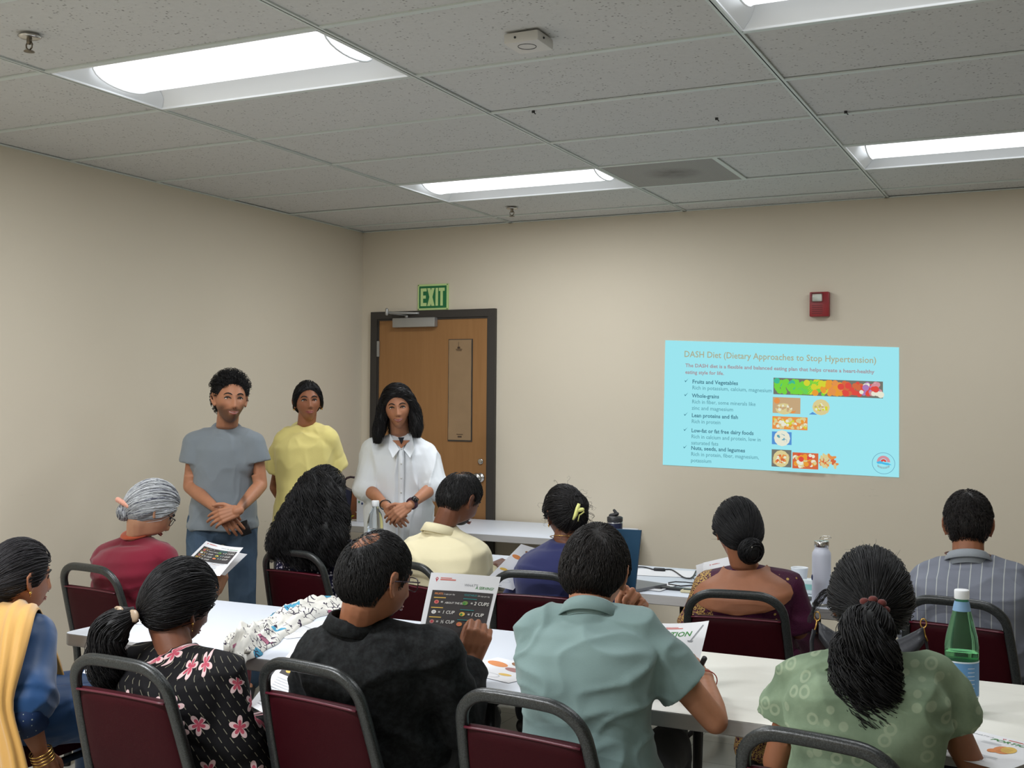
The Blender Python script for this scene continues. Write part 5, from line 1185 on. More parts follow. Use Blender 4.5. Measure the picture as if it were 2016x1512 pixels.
# ---- woman in the white shirt
D = 6.5
p = standing(P(783, 803, D), P(788, 855, 6.6), V(*P(786, 1035, 6.58)[:2], .88), (150, 2, 5), 146,
    dict(SR=P(740, 892, 6.58), SL=P(834, 892, 6.56), ER=P(722, 960, 6.52), EL=P(856, 956, 6.50), WR=P(763, 998, 6.27), WL=P(804, 997, 6.25)), k=.97, hk=.97, fem=True, slump=-.01, wk=.98, dk=.98, armk=1.1, fold=(1.3, 1.3, .5))
p['handR'] = dict(d=P(782, 1022, 6.23) - P(763, 998, 6.27), palm=P(780, 1010, 6.6) - P(775, 1010, 6.3), curls=((35, 35, 20), (38, 38, 20), (40, 40, 22), (42, 42, 22)), thumb=(30, 0))
p['handL'] = dict(d=P(772, 1018, 6.19) - P(804, 997, 6.25), palm=P(782, 1035, 6.5) - P(785, 1010, 6.26), curls=((35, 35, 20), (38, 38, 20), (40, 40, 22), (42, 42, 22)), thumb=(40, -5))
limbs('white', p); ro = root('person standing before the door, in a loose white shirt with rolled sleeves', p)
make_body(ro, p, S_TAN, None, .0042); face_parts(ro, p, 1.0)
M_wsh = cloth('white_cotton', (226, 230, 234), .8, .02, 150, .2)
make_top(ro, p, M_wsh, 'shirt', .030, 1.06, .022, hem=.30, amp=.012, seed=11, neckdrop=.02, vox=.0058, cover=.02)
make_bottoms(ro, p, M_dark, 'trousers', .014)
for s_ in 'LR':
    a = p['E' + s_] + (p['W' + s_] - p['E' + s_]) * .02; d_ = nrm(p['W' + s_] - p['E' + s_]); MB().tube([a - d_ * .02, a, a + d_ * .035, a + d_ * .04], [.060, .064, .064, .058], 22).build('rolled_cuff', M_wsh, ro)
collar(ro, p, M_wsh, .074, .026, .02, 22, 1.3, fold_=.040)
f = p['fwd']; rt = V(f[1], -f[0], 0); up = V(0, 0, 1)
def front(x, z, off=0):  # point on the front of the shirt
    t_ = (z - p['P'][2]) / (p['N'][2] - p['P'][2]); dd = np.interp(t_, [-.4, 0, .3, .6, .76, .86, .95], [.175, .175, .155, .168, .165, .135, .10]); return V(p['P'][0], p['P'][1], z) + (p['N'] - p['P']) * V(1, 1, 0) * max(0, min(1, t_)) + rt * x + f * (dd + off)
pl = [front(0, z, .004) for z in np.linspace(.62, 1.30, 18)]
MB().tube(pl, .017, 6, sx=.25, sy=1.0, up=f, power=4).build('button_placket', M_wsh, ro)
for z in (1.27, 1.19, 1.11, 1.03, .95, .87): MB().ball(front(0, z, .010), (.005, .005, .005), None, 8, 6).build('button', plain('button_white', (206, 206, 204), .4), ro)
zt_ = p['N'][2]
for q in (-1, 1):
    mb = MB(); a0, a1, a2, a3 = front(q * .062, zt_ + .004, -.035), front(q * .072, zt_ - .075, .014), front(q * .048, zt_ - .125, .022), front(q * .012, zt_ - .080, .018); o3 = f * .006
    mb.add([a0, a1, a2, a3, a0 + o3, a1 + o3, a2 + o3, a3 + o3], [(0, 1, 2, 3), (4, 7, 6, 5), (0, 4, 5, 1), (1, 5, 6, 2), (2, 6, 7, 3), (3, 7, 4, 0)]); mb.build('collar_wing', M_wsh, ro, smooth=False)
mb = MB(); mb.add([front(-.050, zt_ - .03, .012), front(.050, zt_ - .03, .012), front(0, 1.275, .012)], [(0, 1, 2)]); mb.build('open_neck', skin(S_TAN), ro, col=np.ones((3, 4)))
mb = MB(); mb.add([front(-.018, 1.335, .015), front(.018, 1.335, .015), front(0, 1.295, .015)], [(0, 1, 2)]); mb.build('black_top', M_dark, ro)
h = Hair(p, (16, 13, 14), .45, 9); h.cap(.020, top=1.2); Rr = lambda x, y, z: p['H'] + p['R'] @ (V(x, y, z) * p['hk'])
h.comb(600, (-.95, -.45, -.1), 12, .006, .010, .12, .0012, start=.012, mask=lambda q: (q[:, 0] < .01) * 1.); h.comb(600, (.95, -.45, -.1), 12, .006, .010, .12, .0012, start=.012, mask=lambda q: (q[:, 0] > -.01) * 1.)
for s_, yy, w_ in ((1, .03, .030), (1, -.03, .036), (1, -.08, .04), (-1, .03, .034), (-1, -.03, .040), (-1, -.08, .04)):
    h.lock([Rr(s_ * .03, .045 if yy > 0 else yy, .108), Rr(s_ * .072, yy + .015, .065), Rr(s_ * .092, yy, .0), Rr(s_ * .098, yy, -.06), Rr(s_ * (.100 + .02 * (s_ > 0)), yy + .02, -.125), Rr(s_ * (.095 + .04 * (s_ > 0)), yy + .035, -.178 - .015 * (s_ > 0))], [.012, .024, w_ * .85, w_, w_ * .95, w_ * .45], 260, .006, .10, .0013, flat=.75, up=CF, fray=.5)
h.lock([Rr(0, -.08, .05), Rr(0, -.12, -.05), Rr(0, -.12, -.14), Rr(0, -.11, -.2)], [.06, .07, .07, .05], 200, .006); h.build(ro)
a = p['WL'] * .86 + p['EL'] * .14; d_ = nrm(p['WL'] - p['EL']); wt = MB().tube([a - d_ * .008, a + d_ * .010], [.0335, .033], 22).build('watch', plain('plum_strap', (66, 34, 52), .5), ro); n_ = nrm(-CF - d_ * (-CF @ d_)); n_ = nrm(n_ + V(0, 0, .5)); MB().tube([a + n_ * .029, a + n_ * .039], [.019, .018], 12, power=5, up=d_).build('watch_face', plain('black_glass', (8, 8, 12), .1), wt)
a = p['WR'] * .9 + p['ER'] * .1; MB().tube([a + (rt * math.cos(q) + np.cross(rt, nrm(p['WR'] - p['ER'])) * math.sin(q)) * .031 for q in np.linspace(0, 6.28, 20, endpoint=False)], .003, 6, closed=True).build('bracelet', M_dk, ro)

# ---- balding man in the black shirt
p = seated((2.87, -4.22, .575), P(702, 1214, 3.13), P(737, 1140, 3.10), -8, (19, 10, 2), P(622, 1290, 3.19), P(866, 1286, 3.09), k=1.02, hk=1.06, wk=1.04, dk=.95, slump=.02, fold=(1., .7, 1.1),
    ER=P(908, 1428, 3.16), WR=P(925, 1303, 3.30), EL=P(598, 1420, 3.30), WL=P(700, 1400, 3.48))
p['handR'] = dict(d=P(946, 1243, 3.30) - P(925, 1303, 3.30), palm=P(925, 1260, 3.6) - P(945, 1262, 3.3), curls=((62, 62, 35), (66, 66, 38), (68, 68, 38), (66, 66, 38)), thumb=(20, 55), spread=2)
p['handL'] = dict(d=V(.6, .7, -.1), palm=V(0, 0, -1))
limbs('black', p); ro = root('seated balding person with glasses in a black shirt, holding up a handout', p)
def scalp(q, col): col[:, 0] *= 1.0
make_body(ro, p, S_BRN, None, .0046); face_parts(ro, p, 0)
t = NT('black_jacquard', .8, .25); v = t.coord(); t.base(t.mix(t.ramp(t.noise(v, 60, 4, .7), .42, .62), lin(8, 9, 10), lin(26, 29, 30))); t.bump(t.noise(v, 90, 4), .3, .002); M_blk = t.m
make_top(ro, p, M_blk, 'shirt', .015, {'R': 1.94, 'L': 1.9}, .010, amp=.010, seed=21, neckdrop=.01); make_bottoms(ro, p, M_dark, 'trousers', .012); collar(ro, p, M_blk, .068, .036, .012, 14, .5, fold_=.038)
h = Hair(p, (20, 18, 18), .4, 21)
def bald(q): 
    return 1 - .95 * np.exp(-((q[:, 0] + .002) / .034) ** 2 - ((q[:, 1] + .045) / .042) ** 2 - ((q[:, 2] - .092) / .045) ** 2)
h.cap(.0065, mask=bald); h.short(3600, .026, (.3, .1, -.7), 6, .0009, .003, 0, stand=.06, mask=lambda q: bald(q) ** 2, whorl=(.004, -.06, .09)); h.short(620, .034, (.9, .1, -.3), 6, .0007, .002, 0, base=.0015, stand=.02, mask=lambda q: 1 - bald(q), whorl=(-.06, -.03, .1)); h.build(ro)
def glasses(ro, p, mat, w_=.026, hh=.017, thin=.0016):
    L = lambda x, y, z: p['H'] + p['R'] @ (V(x, y, z) * p['hk']); gl = None; mb = MB()
    for s_ in (-1, 1):
        mb.tube([L(s_ * .033 + w_ * math.copysign(abs(math.cos(a)) ** .7, math.cos(a)), .108 - .012 * abs(s_ * .033 + w_ * math.cos(a)) / .06, -.002 + hh * math.copysign(abs(math.sin(a)) ** .7, math.sin(a))) for a in np.linspace(0, 2 * PI, 22, endpoint=False)], thin, 6, closed=True)
        mb.tube([L(s_ * .059, .100, .008), L(s_ * .074, .088, .008), L(s_ * .080, .04, .008), L(s_ * .083, -.005, .006), L(s_ * .082, -.02, -.012)], thin * 1.2, 6)
    mb.tube([L(-.008, .108, .004), L(0, .111, .007), L(.008, .108, .004)], thin, 6); g = mb.build('glasses', mat, ro)
    mb = MB()
    for s_ in (-1, 1): mb.add([L(s_ * .033 + w_ * math.copysign(abs(math.cos(a)) ** .7, math.cos(a)), .1075 - .012 * abs(s_ * .033 + w_ * math.cos(a)) / .06, -.002 + hh * math.copysign(abs(math.sin(a)) ** .7, math.sin(a))) for a in np.linspace(0, 2 * PI, 22, endpoint=False)], [tuple(range(22))])
    mb.build('lenses', M_lens, g, smooth=False)
M_lens = glass('lens_glass', (250, 250, 250), .0, 1.01, 1.0)
glasses(ro, p, plain('aubergine_frame', (52, 26, 44), .3))

# ---- man in the mint polo
p = seated((3.49, -4.25, .575), P(1163, 1196, 2.98), P(1171, 1128, 3.06), -7, (-6, 16, 3), P(1060, 1246, 3.0), P(1262, 1248, 2.92), k=1.0, hk=1.02, wk=1.02, dk=.95, slump=.04, fold=(.9, .7, 1.2),
    ER=P(1408, 1420, 2.90), WR=P(1388, 1335, 3.10), EL=P(1120, 1360, 3.16), WL=P(1228, 1232, 3.24))
p['handR'] = dict(d=P(1368, 1296, 3.22) - P(1388, 1335, 3.10), palm=P(1340, 1330, 3.2) - P(1390, 1310, 3.15), curls=((55, 60, 30), (62, 65, 35), (66, 65, 35), (68, 65, 35)), thumb=(8, 30), spread=2)
p['handL'] = dict(d=P(1252, 1185, 3.25) - P(1228, 1232, 3.24), palm=P(1200, 1180, 3.1) - P(1250, 1200, 3.3), curls=((70, 80, 50), (75, 80, 50), (78, 80, 50), (80, 80, 50)), thumb=(20, 40), spread=1)
limbs('mint', p); ro = root('seated person in a mint polo shirt, leaning on the right table with a pen', p)
make_body(ro, p, S_TAN, None, .0046); face_parts(ro, p, 0)
M_mint = cloth('mint_jersey', (122, 145, 143), .8, .04)
make_top(ro, p, M_mint, 'polo_shirt', .014, {'R': .62, 'L': .62}, .014, amp=.010, seed=31, neckdrop=.008); make_bottoms(ro, p, M_dark, 'trousers', .012); collar(ro, p, M_mint, .066, .034, .010, 12, .6, fold_=.040)
h = Hair(p, (26, 21, 19), .45, 31); wh = (.012, -.055, .10)
thin_ = lambda q: 1 - .75 * np.exp(-((q[:, 0] - .012) / .014) ** 2 - ((q[:, 1] + .055) / .016) ** 2) * (q[:, 2] > .03)
h.cap(.0115, mask=lambda q: .45 + .55 * thin_(q)); h.short(3600, .030, (0, -.1, -.9), 7, .0009, .004, .001, base=.009, stand=.10, whorl=wh, mask=lambda q: thin_(q) ** 1.5); h.fly(30, .015, .0004); h.build(ro)
a = p['WR'] * .93 + p['ER'] * .07; q_ = nrm(p['WR'] - p['ER']); u = nrm(np.cross(q_, V(0, 0, 1))); w_ = np.cross(q_, u); MB().tube([a + (u * math.cos(t_) + w_ * math.sin(t_)) * .0305 for t_ in np.linspace(0, 6.28, 24, endpoint=False)], .0016, 5, closed=True).build('thread_bracelet', plain('red_thread', (170, 62, 48), .7), ro)
a, b = P(1387, 1296, 3.10), P(1360, 1352, 3.24); o = MB().tube([a, a * .8 + b * .2, b], [.0075, .0075, .004], 10).build('pen', M_dk, None, loc=a); tag(o, 'black pen held by the man in the mint polo', 'pen')

# ---- woman in the pale green printed top
p = seated((4.19, -4.31, .57), P(1702, 1290, 2.60), P(1714, 1192, 2.68), -10, (-12, 8, 0), P(1580, 1342, 2.70), P(1832, 1345, 2.62), k=.95, hk=.97, fem=True, wk=1.0, dk=.95, slump=.01, armk=1.0, fold=(.9, .7, 1.2),
    EL=P(1527, 1500, 2.72), WL=P(1610, 1600, 2.88), ER=P(1912, 1505, 2.64), WR=P(1990, 1590, 2.80))
p['handL'] = dict(d=V(.5, .8, -.1), palm=V(0, 0, -1)); p['handR'] = dict(d=V(-.1, .9, -.1), palm=V(0, 0, -1))
limbs('green', p); ro = root('seated person at bottom right in a pale green printed top, with a dark ponytail', p)
make_body(ro, p, S_BRN, None, .005); face_parts(ro, p, 0)
t = NT('green_ring_print', .85, .2); v = t.coord(); vv = t.voro(t.coord(scale=(1, .35, 1)), 26, rnd=.85); r1 = t.math('SUBTRACT', 1.0, t.ramp(t.math('ABSOLUTE', t.math('SUBTRACT', vv[0], .30)), .05, .09)); r2 = t.ramp(vv[0], .12, .06)
t.base(t.mix(t.math('MULTIPLY', t.math('ADD', r1, t.math('MULTIPLY', r2, .6), clamp=True), .38), t.mix(t.ramp(t.noise(v, 14, 4), .35, .65), lin(112, 130, 106), lin(134, 152, 126)), lin(172, 182, 154))); t.bump(t.noise(v, 220, 3), .25, .0015); M_grn = t.m
make_top(ro, p, M_grn, 'top', .018, .52, .016, amp=.010, seed=41, neckdrop=.012); make_bottoms(ro, p, M_dark, 'trousers', .012); collar(ro, p, M_grn, .070, .010, .008, 8, .3, fold_=.022)
h = Hair(p, (17, 16, 18), .45, 41); Rr = lambda x, y, z: p['H'] + p['R'] @ (V(x, y, z) * p['hk'])
h.cap(.016, top=1.15); h.comb(1500, (-.02, -.99, -.10), 14, .006, .014, .05, .0011, start=.010)
tie = Rr(0, -.122, -.008)
h.lock([tie, tie + V(-.004, -.045, -.012), tie + V(-.01, -.06, -.07), tie + V(-.008, -.055, -.15), tie + V(-.002, -.045, -.22), tie + V(-.008, -.035, -.275)], [.020, .048, .066, .068, .060, .028], 1500, .018, .075, .0014, fray=.7, n=34, core=.84, flat=.8)
for k_ in range(9):
    a_ = -1.2 + k_ * .3; q = tie + V(.055 * math.sin(a_), -.05, -.22 - .012 * (k_ % 3)); h.lock([q + V(0, .01, .05), q, q + V(.022 * math.cos(k_ * 2.2), -.02, -.02), q + V(-.014, -.014, -.04), q + V(.0, .0, -.052)], [.014, .015, .013, .01, .004], 60, .005, .05, .0012)
h.fly(60, .05, .0005); h.lock([Rr(-.075, .02, .03), Rr(-.105, .035, .025), Rr(-.13, .03, -.01), Rr(-.14, .02, -.05)], [.006, .008, .007, .003], 45, .004, .08, .0006, core=0, fray=1.0)
h.build(ro)
mb = MB()
for k_ in range(8):
    a_ = k_ * .785; mb.ball(tie + V(.026 * math.cos(a_), -.012, .006 + .020 * math.sin(a_)), (.011, .010, .009), None, 8, 6)
mb.build('scrunchie', cloth('rust_velvet', (104, 52, 48)), ro)

# ---- woman in the black floral dress
p = seated((2.40, -4.40, .56), P(344, 1278, 3.30), P(352, 1190, 3.36), 5, (9, 16, 8), P(262, 1322, 3.38), P(440, 1332, 3.22), k=.95, hk=1.0, fem=True, wk=1.04, slump=.03, armk=1.1,
    ER=P(462, 1475, 3.17), WR=P(520, 1444, 3.32), EL=P(255, 1470, 3.42), WL=P(330, 1480, 3.6), legaz=15)
p['handR'] = dict(d=P(545, 1412, 3.36) - P(520, 1444, 3.32), palm=V(-.2, .5, .6), curls=((40, 45, 25), (42, 48, 25), (45, 50, 25), (48, 50, 25)), thumb=(20, 30), spread=2); p['handL'] = dict(d=V(.6, .7, 0), palm=V(0, 0, -1))
limbs('floral', p); ro = root('seated person in a black dress with pink flowers, hair in a cream clip', p)
make_body(ro, p, S_DRK, None, .005); face_parts(ro, p, 0)
t = NT('black_floral_print', .8, .2); v = t.coord(); tc = t.n('ShaderNodeTexCoord'); sx = t.sep(tc.outputs['Object'])
cv = t.n('ShaderNodeCombineXYZ'); t.l(t.math('MULTIPLY', t.math('ARCTAN2', t.math('ADD', sx[0], .02), t.math('SUBTRACT', .06, sx[1])), .22), cv.inputs[0]); t.l(sx[2], cv.inputs[1])
vo = t.n('ShaderNodeTexVoronoi', voronoi_dimensions='2D'); t.l(cv.outputs[0], vo.inputs['Vector']); vo.inputs['Scale'].default_value = 11.5; vo.inputs['Randomness'].default_value = .8
df = t.n('ShaderNodeVectorMath', operation='SUBTRACT'); sc_ = t.n('ShaderNodeVectorMath', operation='SCALE'); t.l(cv.outputs[0], sc_.inputs[0]); sc_.inputs[3].default_value = 11.5; dv = t.n('ShaderNodeVectorMath', operation='SCALE'); t.l(vo.outputs['Position'], dv.inputs[0]); dv.inputs[3].default_value = 11.5
t.l(sc_.outputs[0], df.inputs[0]); t.l(dv.outputs[0], df.inputs[1]); d_ = t.sep(df.outputs[0]); ang = t.math('ARCTAN2', d_[1], d_[0]); pet = t.math('ABSOLUTE', t.math('COSINE', t.math('ADD', t.math('MULTIPLY', ang, 2.5), t.math('MULTIPLY', t.sep(vo.outputs['Color'])[0], 6.0))))
rad_ = t.math('ADD', .08, t.math('MULTIPLY', pet, .27)); inside = t.math('LESS_THAN', vo.outputs['Distance'], rad_); core_ = t.math('LESS_THAN', vo.outputs['Distance'], t.math('MULTIPLY', rad_, .62)); keep = t.math('GREATER_THAN', t.sep(vo.outputs['Color'])[1], .15)
cr = t.n('ShaderNodeMapping'); t.l(cv.outputs[0], cr.inputs[0]); cr.inputs['Rotation'].default_value = (0, 0, .95); q = t.sep(cr.outputs[0]); ln_ = t.math('LESS_THAN', t.math('ABSOLUTE', t.math('SUBTRACT', t.math('FRACT', t.math('MULTIPLY', q[1], 42)), .5)), .04); ds = t.math('LESS_THAN', t.math('FRACT', t.math('ADD', t.math('MULTIPLY', q[0], 36), t.math('MULTIPLY', t.math('FLOOR', t.math('MULTIPLY', q[1], 42)), .37))), .6)
b0 = t.mix(t.math('MULTIPLY', ln_, ds), lin(14, 13, 16), lin(120, 116, 100)); b1 = t.mix(t.math('MULTIPLY', inside, keep), b0, lin(206, 176, 176)); t.base(t.mix(t.math('MULTIPLY', core_, keep), b1, t.mix(t.noise(v, 60, 2), lin(190, 90, 108), lin(150, 50, 66)))); M_flo = t.m
make_top(ro, p, M_flo, 'dress', .018, {'R': 1.9, 'L': 1.9}, .014, hem=.05, amp=.008, seed=51, neckdrop=.0, cover=.0); make_bottoms(ro, p, M_flo, 'skirt', .02, skirt=True)
h = Hair(p, (15, 13, 15), .4, 51); Rr = lambda x, y, z: p['H'] + p['R'] @ (V(x, y, z) * p['hk']); h.cap(.015, top=1.1); h.comb(1700, (-.25, -.85, -.42), 14, .005, .012, .05, .0011, start=.009)
tie = Rr(-.030, -.110, -.052)
h.lock([tie, tie + V(-.03, -.03, -.015), tie + V(-.055, -.05, -.05), tie + V(-.062, -.055, -.11), tie + V(-.058, -.05, -.17), tie + V(-.055, -.045, -.21)], [.022, .040, .052, .052, .042, .02], 1100, .009, .10, .0013, fray=.4, n=26); h.fly(40, .03, .0004); h.build(ro)
cc = tie + V(-.012, -.028, .004); mb = MB(); s1 = V(.024, .004, -.004); mb.ball(cc - s1, (.021, .008, .018), None, 14, 8).ball(cc + s1, (.021, .008, .019), None, 14, 8).cap(cc - s1 * .5, cc + s1 * .5, .008, .008); mb.build('hair_clip', plain('cream_resin', (168, 146, 122), .35), ro)
def earring(ro, p, s_=1, drop=.022, r=.004):
    L = lambda x, y, z: p['H'] + p['R'] @ (V(x, y, z) * p['hk']); a = L(s_ * .083, .0, -.036); MB().ball(a, r).tube([a + V(0, 0, -.004), a + V(.003, 0, -drop * .5), a + V(0, 0, -drop), a + V(-.003, 0, -drop * .5)], .0018, 6, closed=True).build('earring', M_goldj, ro)
earring(ro, p)

# ---- woman in blue with the yellow dupatta, cut by the left edge
p = seated((1.53, -4.41, .56), P(14, 1204, 3.66), P(36, 1138, 3.68), 10, (12, 6, 2), P(-62, 1262, 3.78), P(70, 1250, 3.62), k=.95, hk=.98, fem=True, wk=1.0, armk=1.1,
    ER=P(50, 1405, 3.42), WR=P(82, 1486, 3.46), EL=P(-80, 1400, 3.8), WL=P(-10, 1440, 3.9), legaz=38)
p['handR'] = dict(d=P(98, 1540, 3.5) - P(82, 1486, 3.46), palm=V(-.7, .5, .1), curls=((35, 40, 25),) * 4, thumb=(25, 20)); p['handL'] = dict(d=V(.6, .7, 0), palm=V(0, 0, -1))
limbs('blue', p); ro = root('seated person cut by the left edge, in blue with a mustard yellow dupatta', p)
make_body(ro, p, S_BRN, None, .005); face_parts(ro, p, 0)
M_blue = cloth('teal_blue_silk', (26, 62, 104), .5, .12, 60, .2, .3)
def puff(mb): mb.cap(p['SR'], p['ER'] * .85 + p['SR'] * .15, .068, .082)
make_top(ro, p, M_blue, 'dress', .016, {'R': .85, 'L': .9}, .02, hem=.05, amp=.009, seed=61, extra=puff); make_bottoms(ro, p, M_blue, 'skirt', .03, skirt=True, amp=.008)
t = NT('blue_dotted', .6, .3); vv = t.voro(t.coord(), 60, rnd=.25); t.base(t.mix(t.ramp(vv[0], .16, .12), lin(20, 42, 78), lin(150, 160, 150))); d_ = nrm(p['WR'] - p['ER']); a = p['ER'] * .97 + p['WR'] * .03
cf = MB().tube([a - nrm(p['ER'] - p['SR']) * .075, a - nrm(p['ER'] - p['SR']) * .03, a, a + d_ * .05], [.066, .062, .056, .052], 22).build('cuff', t.m, ro); u = nrm(np.cross(p['ER'] - p['SR'], V(0, 1, .2))); w_ = np.cross(nrm(p['ER'] - p['SR']), u)
MB().tube([a - nrm(p['ER'] - p['SR']) * .077 + (u * math.cos(q) + w_ * math.sin(q)) * .067 for q in np.linspace(0, 6.28, 26, endpoint=False)], .0022, 5, closed=True).build('piping', M_goldj, cf)
mb = MB(); a = p['WR'] * .92 + p['ER'] * .08; u = nrm(np.cross(d_, V(0, 1, .2))); w_ = np.cross(d_, u)
for k_ in range(4): MB().tube([a + d_ * (.010 * k_) + (u * math.cos(q) + w_ * math.sin(q)) * .033 for q in np.linspace(0, 6.28, 22, endpoint=False)], .0024, 6, closed=True).build('bangle', M_goldj, ro)
def drape(name, mat, rows_, parent, th=.004, amp=.006, seed=1, nu=14):
    """hanging cloth through rows of points (each a polyline across the cloth)"""
    rows_ = [np.asarray(r, float) for r in rows_]; G = []
    for r in rows_: G.append(np.stack([np.interp(np.linspace(0, 1, nu), np.linspace(0, 1, len(r)), r[:, i]) for i in range(3)], 1))
    G = np.array(G); n0 = len(G); nv = 30; tt = np.linspace(0, 1, nv); G = np.stack([[np.interp(tt, np.linspace(0, 1, n0), G[:, j, i]) for i in range(3)] for j in range(nu)], 0).transpose(2, 0, 1)
    for _ in range(2): G[1:-1] = (G[:-2] + 2 * G[1:-1] + G[2:]) / 4
    tu = np.gradient(G, axis=1); tv = np.gradient(G, axis=0); n_ = np.cross(tu, tv); n_ /= np.linalg.norm(n_, axis=2)[..., None] + 1e-9
    wv = np.sin(np.linspace(0, 1, nu)[None, :] * 19 + np.sin(tt * 5)[:, None] * 1.2 + seed) * amp; A = G + n_ * (wv[..., None] + th / 2); B = G + n_ * (wv[..., None] - th / 2)
    f = [(j * nu + i, j * nu + i + 1, (j + 1) * nu + i + 1, (j + 1) * nu + i) for j in range(nv - 1) for i in range(nu - 1)]; N_ = nu * nv
    F = f + [tuple(x + N_ for x in q[::-1]) for q in f]; bd = [i for i in range(nu)] + [j * nu + nu - 1 for j in range(1, nv)] + [(nv - 1) * nu + i for i in range(nu - 2, -1, -1)] + [j * nu for j in range(nv - 2, 0, -1)]
    F += [(bd[i], bd[i] + N_, bd[(i + 1) % len(bd)] + N_, bd[(i + 1) % len(bd)]) for i in range(len(bd))]
    return MB().add(np.concatenate([A.reshape(-1, 3), B.reshape(-1, 3)]), F).build(name, mat, parent)
M_yel = cloth('mustard_silk', (198, 152, 82), .55, .1, 200, .2, .3)
drape('dupatta', M_yel, [[P(30, 1196, 3.82), P(110, 1290, 3.86), P(125, 1330, 3.85)], [P(5, 1182, 3.7), P(50, 1178, 3.66), P(82, 1190, 3.66)], [P(-15, 1195, 3.56), P(30, 1190, 3.50), P(70, 1205, 3.50)], [P(-25, 1240, 3.48), P(15, 1240, 3.42), P(60, 1250, 3.44)], [P(-30, 1310, 3.42), P(5, 1310, 3.36), P(42, 1320, 3.38)], [P(-30, 1390, 3.38), P(-5, 1390, 3.33), P(22, 1390, 3.35)], [P(-10, 1480, 3.36), P(20, 1480, 3.32), P(48, 1480, 3.34)], [P(0, 1560, 3.36), P(30, 1560, 3.32), P(66, 1560, 3.34)]], ro, amp=.005)
drape('dupatta_end', M_yel, [[P(95, 1262, 3.80), P(104, 1262, 3.8)], [P(112, 1330, 3.80), P(126, 1328, 3.8)], [P(128, 1390, 3.80), P(140, 1388, 3.8)]], ro, amp=.001, nu=6)
h = Hair(p, (30, 27, 30), .4, 61); h.cap(.010); h.comb(1300, (-.1, -.95, -.35), 14, .004, .008, .04, .0011, start=.006); h.bun((-.01, -.118, -.035), .042, 160, .8); h.build(ro); earring(ro, p, 1, .012, .005)

# ---- grey-haired woman in red
p = seated((1.02, -3.20, .57), P(271, 1052, 4.95), P(297, 1003, 4.92), 15, (26, 34, 0), P(212, 1102, 5.02), P(316, 1100, 4.86), k=.92, hk=.98, fem=True, wk=1.05, slump=.05, armk=1.1,
    ER=P(352, 1185, 4.90), WR=P(424, 1165, 5.02), EL=P(212, 1200, 5.16), WL=P(330, 1165, 5.25))
p['handR'] = dict(d=P(438, 1128, 5.05) - P(424, 1165, 5.02), palm=V(-.8, .4, 0), curls=((45, 50, 30),) * 4, thumb=(15, 35), spread=2); p['handL'] = dict(d=V(.6, .5, .3), palm=V(.5, -.5, 0), curls=((30, 40, 20),) * 4)
limbs('elder', p); ro = root('seated grey-haired person with glasses in a dark red kurta, by the left wall', p)
make_body(ro, p, S_FAIR, None, .005); face_parts(ro, p, 0)
M_red = cloth('maroon_cotton', (112, 22, 42)); make_top(ro, p, M_red, 'kurta', .018, {'R': 1.80, 'L': 1.75}, .014, hem=.05, amp=.007, seed=71, neckdrop=.016, cover=.022); make_bottoms(ro, p, M_red, 'skirt', .02, skirt=True)
h = Hair(p, (176, 178, 180), .18, 71); h.alt = ((84, 86, 98), .20); h.cap(.014); h.comb(1700, (-.12, -.78, -.62), 14, .005, .012, .05, .0012, start=.008); h.bun((-.02, -.088, -.070), .036, 170, .85); h.build(ro); glasses(ro, p, M_dk)
Rr = lambda x, y, z: p['H'] + p['R'] @ (V(x, y, z) * p['hk']); cc = Rr(-.005, -.112, -.034); mb = MB()
for k_ in range(7): mb.ball(cc + V(-.03 + .010 * k_, -.01, .012 - .004 * k_), (.011, .012, .012), None, 8, 6)
mb.build('scrunchie', cloth('peach_fabric', (206, 150, 130)), ro)
crew(ro, p, cloth('orange_scarf', (178, 84, 56), bs=60, bstr=.8), .064, -16, .010, .011, 'neck_scarf')

# ---- woman with very long hair
p = seated((1.48, -2.46, .57), P(618, 1046, 5.46), P(636, 976, 5.46), -5, (2, 6, 4), P(572, 1094, 5.48), P(688, 1092, 5.34), k=.93, hk=.98, fem=True, wk=1.0, slump=.02,
    ER=P(710, 1180, 5.36), WR=P(722, 1150, 5.55), EL=P(560, 1180, 5.5), WL=P(620, 1160, 5.7))
p['handR'] = dict(d=V(0, .9, .1), palm=V(0, 0, -1)); p['handL'] = dict(d=V(.5, .8, 0), palm=V(0, 0, -1))
limbs('longhair', p); ro = root('seated person with very long loose dark hair and a white-speckled navy dress', p)
make_body(ro, p, S_TAN, None, .0055); face_parts(ro, p, 0)
t = NT('navy_speckle', .8, .2); vv = t.voro(t.coord(), 75); t.base(t.mix(t.math('MULTIPLY', t.ramp(vv[0], .38, .32), t.ramp(t.sep(vv[1])[0], .25, .3)), lin(24, 24, 52), lin(206, 202, 214))); M_spk = t.m
make_top(ro, p, M_spk, 'dress', .018, {'R': 1.0, 'L': 1.0}, .016, hem=.05, amp=.006, seed=81, neckdrop=.01); make_bottoms(ro, p, M_spk, 'skirt', .02, skirt=True)
h = Hair(p, (14, 12, 14), .45, 81); h.cap(.020, top=1.2); h.comb(900, (-.1, -.8, -.6), 12, .008, .014, .25, .0013, start=.012)
E_ = 5.22
